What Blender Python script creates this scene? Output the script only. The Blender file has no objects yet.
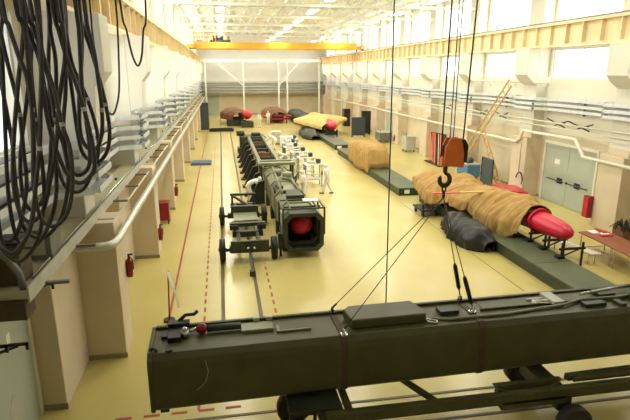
import bpy, bmesh, math, random
from mathutils import Vector, Matrix, noise
random.seed(11)
R = math.radians
sc = bpy.context.scene
col = sc.collection

# ------------------------------------------------------------ camera, world, light, exposure
cam_d = bpy.data.cameras.new('camera'); cam = bpy.data.objects.new('camera', cam_d); col.objects.link(cam)
cam.location = (0, 0, 6.8)
cam.rotation_euler = (math.pi/2 - math.atan(138/519.), 0, -math.atan(95/537.))
cam_d.sensor_width = 36; cam_d.lens = 519/630*36; cam_d.clip_end = 300
sc.camera = cam
sc.view_settings.view_transform = 'Standard'; sc.view_settings.look = 'None'
sc.view_settings.gamma = 1; sc.view_settings.use_curve_mapping = False
sc.view_settings.exposure = -0.22

w = bpy.data.worlds.new('world'); sc.world = w; w.use_nodes = True
bgn = w.node_tree.nodes['Background']
bgn.inputs[0].default_value = (0.95, 0.98, 1.0, 1); bgn.inputs[1].default_value = 2.4

def area(name, loc, rot, sx, sy, power, color=(1, 1, 1)):
    l = bpy.data.lights.new(name, 'AREA'); l.shape = 'RECTANGLE'; l.size = sx; l.size_y = sy
    l.energy = power; l.color = color
    o = bpy.data.objects.new(name, l); col.objects.link(o); o.location = loc; o.rotation_euler = rot
    return o
DAY = (1.0, 0.985, 0.94)
# daylight outside the two glazed bands of each long wall
area('daylight_right_low', (18.6, 53, 7.4), (0, R(90), 0), 3.0, 78, 3500, DAY)
area('daylight_right_high', (18.6, 51, 10.6), (0, R(90), 0), 3.4, 82, 6000, DAY)
area('daylight_left_low', (-5.2, 53, 6.7), (0, R(-90), 0), 3.4, 78, 3500, DAY)
area('daylight_left_high', (-5.2, 51, 10.6), (0, R(-90), 0), 3.4, 82, 6000, DAY)
LAMP_POWER = 215
LAMP_COLOR = (1.0, 0.96, 0.84)

# ------------------------------------------------------------ materials
def lin(c):
    out = []
    for v in c:
        v /= 255.; out.append(v/12.92 if v <= .04045 else ((v+.055)/1.055)**2.4)
    return out
def mat(name, c, rough=.6, metal=0., var=.08, scale=3., bump=0., spec=.5, c2=None):
    m = bpy.data.materials.new(name); m.use_nodes = True
    nt = m.node_tree; b = nt.nodes['Principled BSDF']
    b.inputs['Roughness'].default_value = rough; b.inputs['Metallic'].default_value = metal
    b.inputs['Specular IOR Level'].default_value = spec
    tc = nt.nodes.new('ShaderNodeTexCoord'); n = nt.nodes.new('ShaderNodeTexNoise')
    n.inputs['Scale'].default_value = scale; n.inputs['Detail'].default_value = 5
    nt.links.new(tc.outputs['Object'], n.inputs['Vector'])
    r = nt.nodes.new('ShaderNodeValToRGB'); a = lin(c)
    d = lin(c2) if c2 else [v*(1-2.2*var) for v in a]
    e = a if c2 else [min(1, v*(1+var)) for v in a]
    r.color_ramp.elements[0].position = .3; r.color_ramp.elements[1].position = .7
    r.color_ramp.elements[0].color = (*d, 1); r.color_ramp.elements[1].color = (*e, 1)
    nt.links.new(n.outputs['Fac'], r.inputs['Fac']); nt.links.new(r.outputs['Color'], b.inputs['Base Color'])
    if bump:
        bp = nt.nodes.new('ShaderNodeBump'); bp.inputs['Strength'].default_value = bump
        nt.links.new(n.outputs['Fac'], bp.inputs['Height']); nt.links.new(bp.outputs['Normal'], b.inputs['Normal'])
    return m
def emit(name, c, s):
    m = bpy.data.materials.new(name); m.use_nodes = True
    b = m.node_tree.nodes['Principled BSDF']; b.inputs['Base Color'].default_value = (*c, 1)
    b.inputs['Emission Color'].default_value = (*c, 1); b.inputs['Emission Strength'].default_value = s
    return m
def two_tone(name, clow, chigh, z, rough=.75):
    m = mat(name, clow, rough, var=.04, scale=.8); nt = m.node_tree; b = nt.nodes['Principled BSDF']
    g = nt.nodes.new('ShaderNodeNewGeometry'); s = nt.nodes.new('ShaderNodeSeparateXYZ')
    nt.links.new(g.outputs['Position'], s.inputs[0])
    gt = nt.nodes.new('ShaderNodeMath'); gt.operation = 'GREATER_THAN'; gt.inputs[1].default_value = z
    nt.links.new(s.outputs['Z'], gt.inputs[0])
    mx = nt.nodes.new('ShaderNodeMix'); mx.data_type = 'RGBA'
    old = b.inputs['Base Color'].links[0].from_socket
    nt.links.new(gt.outputs[0], mx.inputs['Factor']); nt.links.new(old, mx.inputs[6])
    mx.inputs[7].default_value = (*lin(chigh), 1)
    nt.links.new(mx.outputs[2], b.inputs['Base Color'])
    return m

M = dict(
 floor=mat('floor_paint', (207, 193, 124), .24, var=.04, scale=.35, c2=(196, 181, 110), spec=.45),
 wall=two_tone('wall_paint', (212, 199, 168), (224, 220, 200), 3.7),
 pier=two_tone('pier_paint', (214, 198, 168), (216, 212, 194), 3.6),
 farwall=two_tone('far_wall_paint', (210, 196, 164), (242, 240, 230), 5.2),
 ceiling=mat('ceiling_panel', (250, 250, 244), .7, var=.03, scale=1.),
 white_steel=mat('white_steel', (236, 236, 222), .5, var=.03),
 frame=mat('window_frame', (225, 226, 215), .5),
 beam=mat('beam_yellow', (228, 208, 162), .5, var=.05, scale=2),
 crane=mat('crane_orange', (232, 168, 52), .45, var=.05),
 green=mat('olive_green_paint', (80, 80, 48), .45, var=.07, scale=2.5, c2=(70, 70, 40), spec=.35),
 green2=mat('grey_green_paint', (132, 136, 102), .4, var=.08, scale=3, c2=(112, 116, 84)),
 dgreen=mat('dark_green_paint', (50, 56, 40), .5, var=.1, scale=5),
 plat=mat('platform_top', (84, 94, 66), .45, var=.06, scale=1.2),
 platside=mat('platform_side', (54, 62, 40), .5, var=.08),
 black=mat('black_rubber', (26, 25, 24), .55, var=.1, scale=8),
 cable=mat('cable_sheath', (54, 46, 39), .5, var=.12, scale=15),
 dark=mat('dark_steel', (44, 44, 42), .45, .3, var=.1, scale=6),
 tie=mat('cable_tie_white', (190, 186, 172), .6),
 grey=mat('grey_steel', (120, 120, 112), .45, .2, var=.08),
 lgrey=mat('light_grey_paint', (184, 184, 168), .5, var=.06),
 ledge=mat('ledge_paint', (176, 170, 138), .5, var=.06, scale=2),
 tray=mat('galvanised_tray', (214, 218, 216), .4, .1, var=.05),
 pipe=mat('pipe_paint', (226, 222, 200), .35, var=.03),
 lagging=mat('pipe_lagging', (206, 206, 192), .3, .35, var=.05, scale=6),
 silver=mat('silver', (190, 192, 188), .25, .8, var=.08),
 red=mat('red_paint', (140, 20, 32), .35, var=.08, scale=4),
 nose=mat('red_nose_cover', (206, 28, 58), .3, var=.05, scale=3),
 cap=mat('red_cap', (196, 30, 52), .45, var=.05),
 pink=mat('pink_red', (226, 90, 96), .5, var=.05),
 orange=mat('orange_paint', (240, 122, 50), .45, var=.06, scale=4),
 tarp=mat('tan_tarpaulin', (186, 150, 88), .8, var=.08, scale=3.5, bump=.5, c2=(166, 130, 70)),
 tarp2=mat('pale_tarpaulin', (216, 190, 120), .8, var=.06, scale=2.5, bump=.2, c2=(200, 170, 100)),
 cloth=mat('white_coverall', (232, 230, 220), .85, var=.04, scale=5),
 skin=mat('skin', (198, 150, 118), .6),
 hair=mat('hair', (60, 45, 35), .7),
 shoe=mat('shoe', (40, 38, 36), .6),
 glove=mat('glove', (206, 200, 190), .7),
 door=mat('door_paint', (174, 182, 162), .5, var=.03, scale=1),
 redline=mat('red_line_paint', (168, 70, 40), .6),
 railm=mat('rail_steel', (92, 82, 50), .5, .1, var=.08),
 skirt=mat('skirting', (150, 138, 108), .6),
 blue=mat('blue_paint', (74, 124, 160), .45, var=.06),
 navy=mat('slate_panel', (62, 72, 76), .5, var=.06),
 wood=mat('reddish_tabletop', (148, 84, 56), .45, var=.06, scale=3),
 ladder=mat('ladder_wood', (204, 168, 104), .6),
 brown=mat('brown_cover', (122, 82, 52), .7, var=.1),
 purple=mat('purple_cloth', (92, 46, 110), .7),
 paper=mat('paper', (238, 236, 228), .7),
 strap=mat('strap_brown', (74, 60, 44), .7, var=.1, scale=10),
 rope=mat('wire_rope', (70, 64, 50), .5, .3, var=.1, scale=30),
 bluegrey=mat('blue_grey_mat', (84, 98, 122), .6),
 lamp=emit('lamp_diffuser', (1, .97, .85), 6.0),
)
def glass():
    m = bpy.data.materials.new('window_glass'); m.use_nodes = True; nt = m.node_tree
    nt.nodes.clear(); o = nt.nodes.new('ShaderNodeOutputMaterial')
    t = nt.nodes.new('ShaderNodeBsdfTransparent'); g = nt.nodes.new('ShaderNodeBsdfGlossy')
    g.inputs['Roughness'].default_value = .05; x = nt.nodes.new('ShaderNodeMixShader')
    x.inputs[0].default_value = .07
    nt.links.new(t.outputs[0], x.inputs[1]); nt.links.new(g.outputs[0], x.inputs[2]); nt.links.new(x.outputs[0], o.inputs[0])
    return m
M['glass'] = glass()

# ------------------------------------------------------------ mesh helpers
def wpos(o):
    p = Vector((0, 0, 0))
    while o: p += o.location; o = o.parent
    return p
SPLIT = {'axle', 'red_frame', 'wire', 'junction_box', 'side_guard', 'stand', 'leg', 'lug', 'bottom_lug', 'linkage_rod', 'notice', 'fitting', 'hose_loop', 'platform_post', 'hose_coupling',
         'suspension_rod', 'motor_cover', 'rim', 'clamp_plate', 'label_plate', 'bracket_bar', 'castor', 'shelf', 'foot_frame', 'end_flap', 'carriage_stand', 'drive_unit', 'top_pipework'}
class MB:
    """collects shapes in world coordinates, build() makes one mesh object"""
    def __init__(s): s.bm = bmesh.new()
    def box(s, x0, x1, y0, y1, z0, z1, mtx=None):
        v = [s.bm.verts.new(Vector(p)) for p in ((x0,y0,z0),(x1,y0,z0),(x1,y1,z0),(x0,y1,z0),(x0,y0,z1),(x1,y0,z1),(x1,y1,z1),(x0,y1,z1))]
        if mtx:
            for q in v: q.co = mtx @ q.co
        for f in ((0,3,2,1),(4,5,6,7),(0,1,5,4),(1,2,6,5),(2,3,7,6),(3,0,4,7)): s.bm.faces.new([v[i] for i in f])
        return s
    def bar(s, a, b, w, h=None, up=(0, 0, 1)):
        a, b = Vector(a), Vector(b); h = h or w; d = (b-a); L = d.length; d.normalize()
        u = Vector(up)
        if abs(d.dot(u)) > .98: u = Vector((1, 0, 0))
        r = d.cross(u).normalized(); u = r.cross(d)
        v = []
        for p in (a, b):
            for i, j in ((-1,-1),(1,-1),(1,1),(-1,1)): v.append(s.bm.verts.new(p + r*i*w/2 + u*j*h/2))
        for f in ((3,2,1,0),(4,5,6,7),(0,1,5,4),(1,2,6,5),(2,3,7,6),(3,0,4,7)): s.bm.faces.new([v[i] for i in f])
        return s
    def tube(s, pts, r, seg=8, rr=None):
        pts = [Vector(p) for p in pts]; rings = []
        n = len(pts)
        t0 = (pts[1]-pts[0]).normalized(); ref = Vector((0,0,1)) if abs(t0.z) < .9 else Vector((1,0,0))
        nrm = t0.cross(ref).normalized()
        for i, p in enumerate(pts):
            if i == 0: t = pts[1]-p
            elif i == n-1: t = p-pts[i-1]
            else: t = (pts[i+1]-p).normalized() + (p-pts[i-1]).normalized()
            t.normalize(); nrm = (nrm - t*nrm.dot(t)).normalized(); bn = t.cross(nrm)
            q = rr[i] if rr else r
            rings.append([s.bm.verts.new(p + (nrm*math.cos(2*math.pi*k/seg) + bn*math.sin(2*math.pi*k/seg))*q) for k in range(seg)])
        for i in range(n-1):
            for k in range(seg):
                f = s.bm.faces.new((rings[i][k], rings[i][(k+1) % seg], rings[i+1][(k+1) % seg], rings[i+1][k])); f.smooth = True
        s.bm.faces.new(rings[0][::-1]); s.bm.faces.new(rings[-1])
        return s
    def cyl(s, a, b, r, seg=12): return s.tube([a, b], r, seg)
    def prism(s, poly, axis, a, b):
        """poly in the two other axes (order x,y,z minus axis)"""
        def P(p, t):
            return Vector((t, p[0], p[1])) if axis == 'x' else Vector((p[0], t, p[1])) if axis == 'y' else Vector((p[0], p[1], t))
        u = [s.bm.verts.new(P(p, a)) for p in poly]; v = [s.bm.verts.new(P(p, b)) for p in poly]; n = len(poly)
        s.bm.faces.new(u[::-1]); s.bm.faces.new(v)
        for i in range(n): s.bm.faces.new((u[i], u[(i+1) % n], v[(i+1) % n], v[i]))
        return s
    def ball(s, c, rx, ry=None, rz=None, u=12, v=8):
        ry = ry or rx; rz = rz or rx
        m = Matrix.Translation(Vector(c)) @ Matrix.Diagonal((rx, ry, rz, 1))
        r = bmesh.ops.create_uvsphere(s.bm, u_segments=u, v_segments=v, radius=1, matrix=m)
        for q in r['verts']:
            for f in q.link_faces: f.smooth = True
        return s
    def grid(s, rows, smooth=True):
        g = [[s.bm.verts.new(Vector(p)) for p in r] for r in rows]
        for i in range(len(g)-1):
            for j in range(len(g[0])-1):
                f = s.bm.faces.new((g[i][j], g[i][j+1], g[i+1][j+1], g[i+1][j])); f.smooth = smooth
        return s
    def xf(s, m):
        for v in s.bm.verts: v.co = m @ v.co
        return s
    def build(s, name, m, parent=None, bevel=0, solid=0, local=False):
        if parent is not None and name in SPLIT:
            seen = set(); first = None; isl = []
            for v in s.bm.verts:
                if v in seen: continue
                st = [v]; seen.add(v); g = []
                while st:
                    q = st.pop(); g.append(q)
                    for e in q.link_edges:
                        r = e.other_vert(q)
                        if r not in seen: seen.add(r); st.append(r)
                isl.append(g)
            if len(isl) > 1:
                for g in isl:
                    n = MB(); mp = {v: n.bm.verts.new(v.co) for v in g}; fs = set(f for v in g for f in v.link_faces)
                    for f in fs:
                        nf = n.bm.faces.new([mp[v] for v in f.verts]); nf.smooth = f.smooth
                    o = n.build(name, m, parent, bevel, solid); first = first or o
                s.bm.free(); return first
        bmesh.ops.recalc_face_normals(s.bm, faces=s.bm.faces)
        if parent is not None: org = wpos(parent)
        else:
            xs = [v.co for v in s.bm.verts]
            org = Vector(((min(p.x for p in xs)+max(p.x for p in xs))/2, (min(p.y for p in xs)+max(p.y for p in xs))/2, min(p.z for p in xs)))
        for v in s.bm.verts: v.co -= org
        me = bpy.data.meshes.new(name); s.bm.to_mesh(me); s.bm.free()
        o = bpy.data.objects.new(name, me); col.objects.link(o)
        me.materials.append(M[m] if isinstance(m, str) else m)
        if parent is not None: o.parent = parent
        else: o.location = org
        if bevel:
            b = o.modifiers.new('bevel', 'BEVEL'); b.width = bevel; b.segments = 2; b.limit_method = 'ANGLE'
        if solid:
            b = o.modifiers.new('solid', 'SOLIDIFY'); b.thickness = solid
        return o
def tag(o, label=None, cat=None, group=None, kind=None):
    if label: o['label'] = label
    if cat: o['category'] = cat
    if group: o['group'] = group
    if kind: o['kind'] = kind
    return o
def thing(name, label, cat, loc, group=None, rz=0):
    o = bpy.data.objects.new(name, None); col.objects.link(o); o.location = loc; o.rotation_euler[2] = rz
    o.empty_display_size = .2
    return tag(o, label, cat, group)
ORD = ['first', 'second', 'third', 'fourth', 'fifth', 'sixth', 'seventh', 'eighth', 'ninth', 'tenth', 'eleventh', 'twelfth', 'thirteenth', 'fourteenth', 'fifteenth']
def dup(o, loc=None, rz=None, label=None, parent=None):
    c = o.copy(); col.objects.link(c)
    if parent: c.parent = parent
    if loc is not None: c.location = loc
    if rz is not None: c.rotation_euler[2] = rz
    if label: c['label'] = label
    for ch in list(o.children): dup(ch, parent=c)
    return c
def struct(o): o['kind'] = 'structure'; return o

# ------------------------------------------------------------ the hall
XL, XR, YN, YF, ZC = -4.0, 17.4, -6.0, 88.0, 12.3
fl = struct(MB().box(-4.4, 17.8, YN, YF+.4, -.2, 0).build('floor', 'floor'))
struct(MB().box(-4.4, 17.8, YN, YF+.4, ZC, ZC+.2).build('ceiling', 'ceiling'))
struct(MB().box(-4.4, 17.8, YN-.3, YN, 0, ZC).build('wall_near', 'wall'))
struct(MB().box(-4.4, 17.8, YF, YF+.3, 0, ZC).build('wall_far', 'farwall'))
NB = range(-3, 10)
def wall(name, x0, x1, bays, bands):
    m = MB(); z = 0
    for zb, zt in bands:
        m.box(x0, x1, YN, YF, z, zb)
        y = YN
        for a, b in bays:
            m.box(x0, x1, y, a, zb, zt); y = b
        m.box(x0, x1, y, YF, zb, zt); z = zt
    m.box(x0, x1, YN, YF, z, ZC)
    struct(m.build(name, 'wall'))
RB = [(21.4+7.2*k, 26.0+7.2*k) for k in NB if 21.4+7.2*k > YN+.3 and 26+7.2*k < YF]
LB = [(13.5+7.2*k, 18.9+7.2*k) for k in range(-2, 10) if 18.9+7.2*k < YF]
RBANDS = [(6.45, 7.95), (9.1, 11.7)]; LBANDS = [(5.3, 7.95), (9.4, 11.7)]
wall('wall_right', XR, XR+.3, RB, RBANDS); wall('wall_left', XL-.3, XL, LB, LBANDS)
nwin = 0
for side, bays, bands in (('r', RB, RBANDS), ('l', LB, LBANDS)):
    xo = XR+.12 if side == 'r' else XL-.12
    for a, b in bays:
        for zb, zt in bands:
            nwin += 1; f = MB(); t = .06
            f.box(xo-t/2, xo+t/2, a, b, zb, zb+t); f.box(xo-t/2, xo+t/2, a, b, zt-t, zt)
            for q in (a, (a+b)/2-t/2, b-t): f.box(xo-t/2, xo+t/2, q, q+t, zb+t, zt-t)
            fo = struct(f.build('window_%d' % nwin, 'frame'))
            MB().box(xo-.008, xo+.008, a+t, (a+b)/2-t/2, zb+t, zt-t).box(xo-.008, xo+.008, (a+b)/2+t/2, b-t, zb+t, zt-t).build('pane', 'glass', fo)
# piers with their corbels under the crane beams
nt_ = 0
def trim(m, mt, **k):
    global nt_; nt_ += 1
    return struct(m.build('trim_%d' % nt_, mt, **k))
for k in range(-2, 10):
    y = 12.1+7.2*k
    if y+1 > YF or y < 10: continue
    m = MB()
    m.box(XL, -2.57, y, y+1.0, 0, 3.45)                       # lower casing
    m.box(XL, -3.45, y-1.9, y, 0, 3.45)                        # stepped pilaster beside it
    m.box(XL, -3.15, y+.05, y+.95, 3.45, ZC)                   # shaft
    m.prism([(-3.15, 5.45), (-2.72, 5.6), (-2.68, 6.5), (-2.45, 6.8), (-2.45, 8.0), (-3.15, 8.0)], 'y', y+.05, y+.95)
    trim(m, 'pier', bevel=.02)
    nt_ -= 1; trim(MB().box(XL, -2.55, y-.03, y, 0, .12).box(XL, -3.43, y-1.93, y-1.9, 0, .12), 'skirt'); 
    nt_ += 1
for k in range(-3, 10):
    y = 18.9+7.2*k
    if y+1.5 > YF or y < YN: continue
    m = MB()
    m.box(16.45, XR, y, y+1.45, 0, 3.3)
    m.box(16.75, XR, y+.1, y+1.35, 3.3, ZC)
    m.prism([(16.75, 6.1), (16.4, 6.35), (16.1, 6.65), (16.1, 8.0), (16.75, 8.0)], 'y', y+.1, y+1.35)
    trim(m, 'pier', bevel=.02)
# rename collision free skirtings get own numbers
for i, o in enumerate([o for o in bpy.data.objects if o.name.startswith('trim_')]): o.name = 'trim_%d' % (i+1)
nt_ = 60
struct(MB().box(XL, XL+.03, YN, YF, 0, .12).build('baseboard_left', 'skirt'))
struct(MB().box(XR-.03, XR, YN, YF, 0, .12).build('baseboard_right', 'skirt'))
struct(MB().box(XL, XR, YF-.03, YF, 0, .12).build('baseboard_far', 'skirt'))
# crane runway beams (I-section with stiffeners)
def runway(x0, x1, xin, label):
    t = thing('crane_runway_beam', label, 'crane beam', ((x0+x1)/2, 40, 8.0))
    MB().box(x0, x1, YN, YF, 8.0, 8.09).box(x0, x1, YN, YF, 9.0, 9.12).box((x0+x1)/2-.04, (x0+x1)/2+.04, YN, YF, 8.09, 9.0).build('girder', 'beam', t)
    m = MB(); n = 0
    s = 1 if xin > (x0+x1)/2 else -1
    for k in range(0, 77):
        y = YN+.6+k*1.2
        if y < YF-.3:
            a, b = sorted(((x0+x1)/2+s*.04, xin-s*.02)); m.box(a, b, y, y+.05, 8.09, 9.0)
    m.build('stiffener_plates', 'beam', t)
    MB().box((x0+x1)/2-.04, (x0+x1)/2+.04, YN, YF, 9.12, 9.22).build('rail', 'grey', t)
runway(-3.45, -2.95, -2.95, 'pale yellow steel runway beam along the left window wall')
runway(16.15, 16.65, 16.15, 'pale yellow steel runway beam along the right window wall')

# roof trusses and purlins
for k in range(0, 9):
    y = 26.7+7.2*k
    m = MB(); z0, z1 = 10.7, 12.1
    m.box(XL, XR, y-.1, y+.1, z0, z0+.16); m.box(XL, XR, y-.1, y+.1, z1, z1+.16)
    n = 10; dx = (XR-XL)/n
    for i in range(n):
        a = XL+i*dx; m.bar((a, y, z0+.1), (a+dx/2, y, z1), .1); m.bar((a+dx/2, y, z1), (a+dx, y, z0+.1), .1)
    trim(m, 'white_steel')
m = MB()
for i in range(15):
    x = XL+.7+i*1.45; m.box(x, x+.1, YN, YF, 12.12, 12.3)
trim(m, 'white_steel')
# suspended lamps
proto = None; n = 0
for k in range(2, 12):
    for j, x in enumerate((0.2, 6.7, 13.2)):
        y = 3.0+7.2*k
        if proto is None:
            proto = thing('ceiling_lamp', '', 'lamp', (x, y, 10.9), 'lamps under the roof trusses')
            MB().box(x-.3, x+.3, y-1.3, y+1.3, 10.98, 11.1).build('housing', 'white_steel', proto)
            MB().box(x-.25, x+.25, y-1.25, y+1.25, 10.93, 10.98).build('diffuser', 'lamp', proto)
            MB().cyl((x, y-1, 11.1), (x, y-1, 12.3), .012, 6).cyl((x, y+1, 11.1), (x, y+1, 12.3), .012, 6).build('suspension_rod', 'white_steel', proto)
            o = proto
        else: o = dup(proto, (x, y, 10.9))
        o['label'] = 'long white roof lamp, %s row, %s from the near end' % (('left', 'middle', 'right')[j], ORD[k-2])
        area('lamp_light', (x, y, 10.9), (0, 0, 0), .5, 2.5, LAMP_POWER, LAMP_COLOR)

# floor rails and painted lines
def line(name, x, y0, y1, w, mt, dash=None, z=.004):
    m = MB()
    if dash:
        y = y0
        while y < y1: m.box(x-w/2, x+w/2, y, min(y+dash[0], y1), 0, z); y += dash[0]+dash[1]
    else: m.box(x-w/2, x+w/2, y0, y1, 0, z)
    return m.build(name, mt, fl)
line('painted_line', -1.75, 10.8, 86, .07, 'redline')
line('dashed_line', -.75, 5, 50, .06, 'redline', (.3, .28)); line('dashed_line', 1.3, 10.4, 18, .06, 'redline', (.3, .28))
line('track_rail', -.22, 10.2, 87, .11, 'railm', z=.012); line('track_rail', .86, 10.2, 87, .11, 'railm', z=.012)
m = MB()
x = -2.4
while x < 0.2: m.box(x, x+.32, 9.58, 9.66, 0, .004); x += .55
m.build('dashed_line', 'redline', fl)
for y in (8.45, 9.3): MB().box(-1, 16, y, y+.07, 0, .012).build('track_rail', 'railm', fl)
line('painted_line', 9.3, 14, 26, .02, 'railm')

# doors
def door(n, x, y0, y1, z1, s, mark=False):
    """s = +1 faces +x"""
    a, b = sorted((x, x+s*.06)); ym = (y0+y1)/2
    d = struct(MB().box(a, b, y0, ym-.01, .02, z1).box(a, b, ym+.01, y1, .02, z1).build('door_%d' % n, 'door'))
    f0, f1 = sorted((x, x+s*.1))
    MB().box(f0, f1, y0-.12, y0, 0, z1+.12).box(f0, f1, y1, y1+.12, 0, z1+.12).box(f0, f1, y0, y1, z1, z1+.12).build('door_frame', 'pipe', d)
    return d, (b if s > 0 else a)
d, xf = door(1, XR, 21.6, 25.6, 3.1, -1)
for y0, y1 in ((21.95, 23.4), (23.8, 25.2)):
    MB().cyl((xf-.06, y0, 1.25), (xf-.06, y1, 1.25), .025).cyl((xf, y0+.05, 1.25), (xf-.06, y0+.05, 1.25), .02).cyl((xf, y1-.05, 1.25), (xf-.06, y1-.05, 1.25), .02).build('door_handle', 'dark', d)
for y in (22.75, 24.15): MB().box(xf-.02, xf, y-.22, y+.22, 1.12, 1.2).box(xf-.02, xf, y-.22, y+.22, 1.28, 1.4).build('label_plate', 'black', d)
MB().box(xf-.02, xf, 24.3, 24.7, 2.1, 2.35).build('notice', 'paper', d)
MB().ball((xf-.04, 23.55, 1.25), .06).build('lock', 'dark', d)
d, xf = door(2, XL, 5.6, 10.05, 3.1, 1)
MB().prism([(9.0, 1.2), (9.22, .9), (9.0, .6), (8.78, .9)], 'x', xf, xf+.005).build('diamond_mark', 'lgrey', d)
MB().box(xf, xf+.01, 9.1, 9.25, 2.1, 2.3).build('notice', 'paper', d)
for n, (y0, y1) in enumerate(((20.5, 24), (35.0, 38.2)), 3): door(n, XL, y0, y1, 3.0, 1)
for n, (y0, y1) in enumerate(((50.4, 54.2), (72.0, 75.6)), 5): door(n, XR, y0, y1, 3.1, -1)
dd = struct(MB().box(-3.6, -.4, YF-.08, YF-.04, .02, 4.2).build('door_7', 'door'))

# ------------------------------------------------------------ wall services
def tray(x, z, label, jogs, s, group, nx, wd=.32):
    """cable tray running down the hall, stepping round each pier shaft (s = side sign)"""
    m = MB(); y = YN+.5; pts = [(x, YN+.5)]
    for a, b in jogs: pts += [(x, a-.5), (nx, a), (nx, b), (x, b+.5)]
    pts.append((x, YF-.4))
    for (xa, ya), (xb, yb) in zip(pts, pts[1:]):
        if yb <= ya: continue
        v = Vector((xb-xa, yb-ya, 0)).normalized()
        m.bar((xa, ya, z), (xb, yb, z), wd, .02)
        for q in (-1, 1):
            o = Vector((v.y, -v.x, 0))*wd/2*q
            m.bar(Vector((xa, ya, z+.06))+o, Vector((xb, yb, z+.06))+o, .02, .14)
    return tag(m.build('cable_tray', 'tray'), label, 'cable tray', group)
ljogs = [(11.9+7.2*k, 13.3+7.2*k) for k in range(-2, 10) if 13.3+7.2*k < YF-2 and 11.9+7.2*k > YN+1.5]
rjogs = [(18.7+7.2*k, 20.5+7.2*k) for k in range(-3, 10) if 20.5+7.2*k < YF-2 and 18.7+7.2*k > YN+1.5]
pos = ['topmost', 'second from top', 'third from top', 'lowest']
for i, z in enumerate((5.22, 4.88, 4.55, 4.22)):
    t = tray(-3.7, z, 'galvanised cable tray zigzagging along the left wall, %s of four' % pos[i], ljogs, 1, 'cable trays on the left wall', -2.92, .36)
for i, z in enumerate((5.36, 5.1, 4.85)):
    t = tray(17.1, z, 'galvanised cable tray along the right wall, %s of three' % ['topmost', 'middle one', 'lowest'][i], rjogs, -1, 'cable trays on the right wall', 16.55, .3)
# bundles of dark cable lying in the trays
for i, (x, z, jg, nx, sd) in enumerate([(-3.7, 5.22, ljogs, -2.92, 'left'), (-3.7, 4.88, ljogs, -2.92, 'left'), (-3.7, 4.55, ljogs, -2.92, 'left'), (17.1, 5.1, rjogs, 16.55, 'right'), (17.1, 4.85, rjogs, 16.55, 'right')]):
    pts = [(x, YN+.6, z+.04)]
    for a, b in jg: pts += [(x, a-.5, z+.04), (nx, a, z+.04), (nx, b, z+.04), (x, b+.5, z+.04)]
    pts.append((x, YF-.6, z+.04)); m = MB().tube(pts, .05, 6)
    nm = {5.22: 'topmost', 4.88: 'second', 4.55: 'third', 5.1: 'middle', 4.85: 'lowest'}[z]
    tag(m.build('cable', 'dark'), 'dark thick cable lying in the %s tray of the %s wall' % (nm, sd), 'cable', 'cables in the trays')
# brackets that carry the trays
for i, (a, b) in enumerate(ljogs):
    m = MB().box(-3.98, -3.93, b+2.4, b+2.45, 4.05, 5.35)
    for z in (5.18, 4.84, 4.51, 4.18): m.box(-3.95, -3.5, b+2.4, b+2.45, z, z+.02)
    tag(m.build('tray_bracket', 'grey'), 'grey comb bracket under the four trays of the left wall, %s from the near end' % ORD[i], 'bracket', 'left wall tray brackets')
for i, (a, b) in enumerate(rjogs):
    m = MB().box(17.3, 17.38, b+2.4, b+2.46, 4.7, 5.5)
    for z in (5.32, 5.06, 4.81): m.box(16.92, 17.32, b+2.4, b+2.45, z, z+.02)
    tag(m.build('tray_bracket', 'grey'), 'grey comb bracket under the three trays of the right wall, %s from the near end' % ORD[i], 'bracket', 'right wall tray brackets')
# left ledge duct on the pier heads with bracket bars
t = thing('service_duct', 'wide flat beige duct running along the left piers', 'duct', (-3.3, 40, 3.45))
MB().box(-3.62, -3.02, 7.9, YF-1, 3.47, 3.6).build('duct_body', 'ledge', t, bevel=.01)
MB().box(-3.02, -2.99, 7.9, YF-1, 3.42, 3.66).build('edge_lip', 'lgrey', t)
MB().box(-3.95, -3.05, 7.85, 8.25, 3.15, 3.46).build('end_support', 'strap', t, bevel=.01)
MB().tube([(-3.1, 8.4, 3.63), (-3.1, 60, 3.63)], .025, 6).build('conduit', 'silver', t)
for k in range(14): MB().box(-3.32, -3.26, 9.6+3.4*k, 9.72+3.4*k, 3.6, 3.66).build('clip', 'dark', t)
for k in range(40):
    y = 8.6+1.9*k
    MB().box(-3.3, -2.62, y, y+.07, 3.41, 3.46).build('bracket_bar', 'grey', t)
tag(MB().tube([(-2.4, 80, 3.2), (-2.4, 11.6, 3.2), (-2.44, 11.3, 3.2), (-2.55, 11.15, 3.2), (-2.75, 11.1, 3.2), (-3.44, 11.1, 3.2)], .09, 12).build('pipe', 'lagging'),
    'pale shiny lagged pipe along the left piers, bending into the wall', 'pipe')
tag(MB().tube([(-2.72, 80, 3.3), (-2.72, 40, 3.3), (-2.72, 13, 3.3)], .03, 8).build('pipe', 'pipe'), 'thin cream conduit between the flat duct and the left pipe', 'pipe')
tag(MB().tube([(16.35, 86, 3.0), (16.35, 27.0, 3.0), (16.35, 26.6, 3.25), (16.35, 26.4, 3.68), (16.35, 22.0, 3.72), (16.35, 21.6, 3.35), (16.35, 21.3, 3.0), (16.35, 10, 3.0)], .085, 12).build('pipe', 'pipe'),
    'cream pipe on the right wall stepping up over the door', 'pipe')
for x, z, r, l in ((16.62, 4.3, .035, 'upper thin pale conduit below the trays on the right wall'), (16.62, 4.06, .03, 'lower thin pale conduit below the trays on the right wall'),
                   (16.6, 6.25, .05, 'pale pipe with short studs just below the right windows')):
    m = MB(); y1 = 86 if z < 6 else 43
    m.tube([(x, y1, z), (x, 25.0 if z > 6 else 9, z)], r, 8)
    if z > 6:
        for k in range(13): m.cyl((x, 25.4+k*1.4, z), (x+.1, 25.4+k*1.4, z-.3), .02, 6)
        m.cyl((x, 25.0, z-.15), (x, 25.0, z+.3), .09)
    tag(m.build('conduit', 'pipe'), l, 'pipe')
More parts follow.
